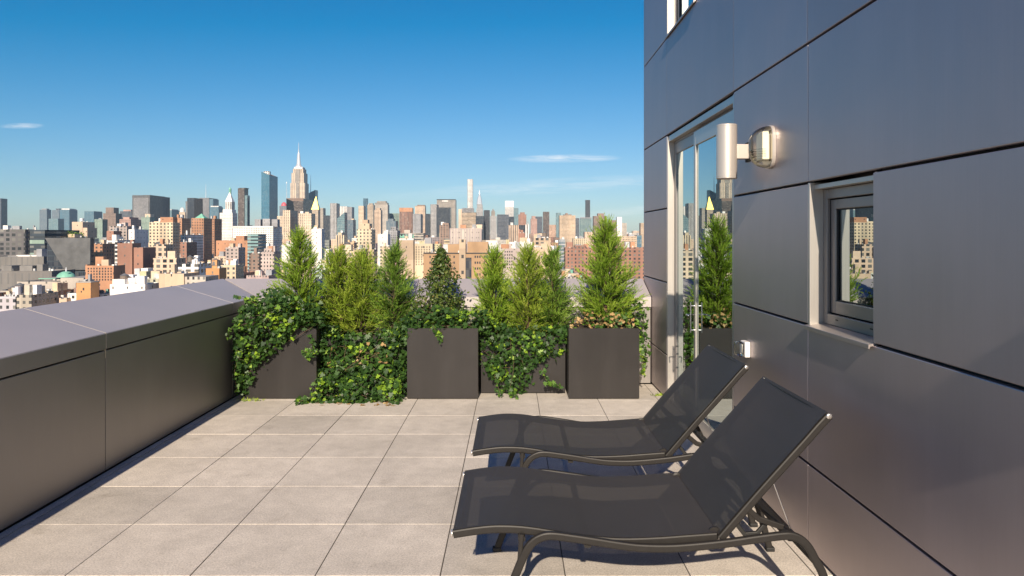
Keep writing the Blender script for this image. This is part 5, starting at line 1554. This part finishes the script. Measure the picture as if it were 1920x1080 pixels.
# roof terrace greenery behind the slanted mesh facade
def roof_garden():
    rng = np.random.default_rng(9)
    Y = 584
    n = 1500
    x = rng.uniform(wx(90, Y), wx(132, Y), n); 
    zt = wz(445, Y)
    P = np.stack([x, Y + rng.uniform(3, 24, n), zt - .6 + rng.random(n) ** 1.3 * (4.5 + 1.5 * np.sin(x * .5))], axis=1)
    c = np.array([wx(111, Y), Y + 12, zt - .7])
    V = leaf_cloud(P - c, np.tile(np.array([0, -1, .6]), (n, 1)), 1.3, OVAL, rng, .8)
    o = mesh_polys('roof_garden_hedge', V, len(OVAL), M['conifer_dark'], None, rng.random(n) * .7, loc=tuple(c))
    tag(o, 'green shrubs massed on the roof terrace behind the slanted mesh building', None, None, 'stuff')
roof_garden()
HAZE = 4e-5

# ================================================================== CAMERA, SUN, SKY
cam = bpy.data.cameras.new('camera')
cam.sensor_width = 36; cam.lens = 1313 / 1920 * 36
cam.shift_y = -97 / 1920
cam.clip_start = .05; cam.clip_end = 80000
co = bpy.data.objects.new('camera', cam)
co.location = (0, 0, 1.653); co.rotation_euler = (R(90), 0, 0)
link(co); scene.camera = co

SD = Vector((.13, 1.80, -1.0)).normalized()       # the way sunlight travels
sun = bpy.data.lights.new('sun', 'SUN')
sun.energy = 5.0; sun.angle = R(.53); sun.color = (1.0, .86, .69)
so = bpy.data.objects.new('sun', sun)
so.rotation_euler = SD.to_track_quat('-Z', 'Y').to_euler()
so.location = (-3, -20, 14)
link(so)

w = bpy.data.worlds.new('World'); scene.world = w
w.use_nodes = True
nt = w.node_tree
bg = nt.nodes['Background']
sky = nt.nodes.new('ShaderNodeTexSky'); sky.sky_type = 'NISHITA'; sky.sun_disc = False
elev = math.asin(-SD.z); az = math.atan2(-SD.x, -SD.y)
sky.sun_elevation = elev; sky.sun_rotation = az
sky.altitude = 60; sky.air_density = 1.0; sky.dust_density = .35; sky.ozone_density = 3.0
hs = nt.nodes.new('ShaderNodeHueSaturation'); hs.inputs['Saturation'].default_value = 1.0
hs.inputs['Hue'].default_value = .5
# a clear autumn sky: deeper and less red overhead than the model gives
sc_ = nt.nodes.new('ShaderNodeSeparateColor'); nt.links.new(sky.outputs[0], sc_.inputs[0])
cc_ = nt.nodes.new('ShaderNodeCombineColor')
for i_, (k_, o_) in enumerate(((.735, 1.46), (.725, .58), (.80, .08))):
    nt.links.new(math_n(nt, 'MAXIMUM', math_n(nt, 'SUBTRACT', math_n(nt, 'MULTIPLY', sc_.outputs[i_], k_), o_), .02), cc_.inputs[i_])
nt.links.new(cc_.outputs[0], hs.inputs['Color'])
# thin high cirrus wisps, placed by direction
tc = nt.nodes.new('ShaderNodeTexCoord').outputs['Generated']
sp = nt.nodes.new('ShaderNodeSeparateXYZ'); nt.links.new(tc, sp.inputs[0])
ysafe = math_n(nt, 'MAXIMUM', sp.outputs[1], .05)
u = math_n(nt, 'DIVIDE', sp.outputs[0], ysafe); v = math_n(nt, 'DIVIDE', sp.outputs[2], ysafe)
cv = nt.nodes.new('ShaderNodeCombineXYZ'); nt.links.new(u, cv.inputs[0]); nt.links.new(v, cv.inputs[1])
wn = noise_n(nt, mapping(nt, cv.outputs[0], (16, 190, 1)), 1.0, 6, .65, .8)
tot = None
for pu, pv, su, sv, amt, tilt in ((-.70, .1575, .034, .0045, .8, .02), (.075, .111, .085, .0065, .9, .012), (.06, .072, .22, .012, .42, .06), (.16, .035, .12, .007, .35, .10), (-.05, .062, .20, .008, .18, .05)):
    du = math_n(nt, 'SUBTRACT', u, pu)
    dv = math_n(nt, 'SUBTRACT', math_n(nt, 'SUBTRACT', v, pv), math_n(nt, 'MULTIPLY', du, tilt))
    e = math_n(nt, 'ADD', math_n(nt, 'POWER', math_n(nt, 'ABSOLUTE', math_n(nt, 'DIVIDE', du, su)), 2.0), math_n(nt, 'POWER', math_n(nt, 'ABSOLUTE', math_n(nt, 'DIVIDE', dv, sv)), 2.0))
    m_ = math_n(nt, 'MULTIPLY', math_n(nt, 'SUBTRACT', 1.0, e, True), amt)
    tot = m_ if tot is None else math_n(nt, 'MAXIMUM', tot, m_)
nz = math_n(nt, 'MULTIPLY', math_n(nt, 'SUBTRACT', wn, .34), 2.6, True)
fac = math_n(nt, 'MULTIPLY', tot, nz, True)
cl = mix_c(nt, fac, hs.outputs[0], (8.0, 8.2, 8.3))
nt.links.new(cl, bg.inputs['Color'])
bg.inputs['Strength'].default_value = .086

scene.view_settings.view_transform = 'Standard'
scene.view_settings.look = 'None'
scene.view_settings.exposure = 0.58
scene.view_settings.gamma = 1
scene.cycles.max_bounces = 8
scene.cycles.transparent_max_bounces = 16
scene.cycles.caustics_reflective = True
scene.cycles.use_denoising = True

# ---- city air: far towers fade a little
hm = bpy.data.materials.new('city_air'); hm.use_nodes = True
hn = hm.node_tree; hn.nodes.remove(hn.nodes['Principled BSDF'])
pv = hn.nodes.new('ShaderNodeVolumePrincipled')
pv.inputs['Color'].default_value = (.66, .86, 1.0, 1); pv.inputs['Density'].default_value = HAZE
pv.inputs['Anisotropy'].default_value = .0
hn.links.new(pv.outputs[0], hn.nodes['Material Output'].inputs['Volume'])
if HAZE > 0:
    hz = box('haze', -4200, 3200, -400, 4300, -59.1, 420, hm)
    tag(hz, 'thin bluish air between the terrace and the far towers', None, None, 'stuff')
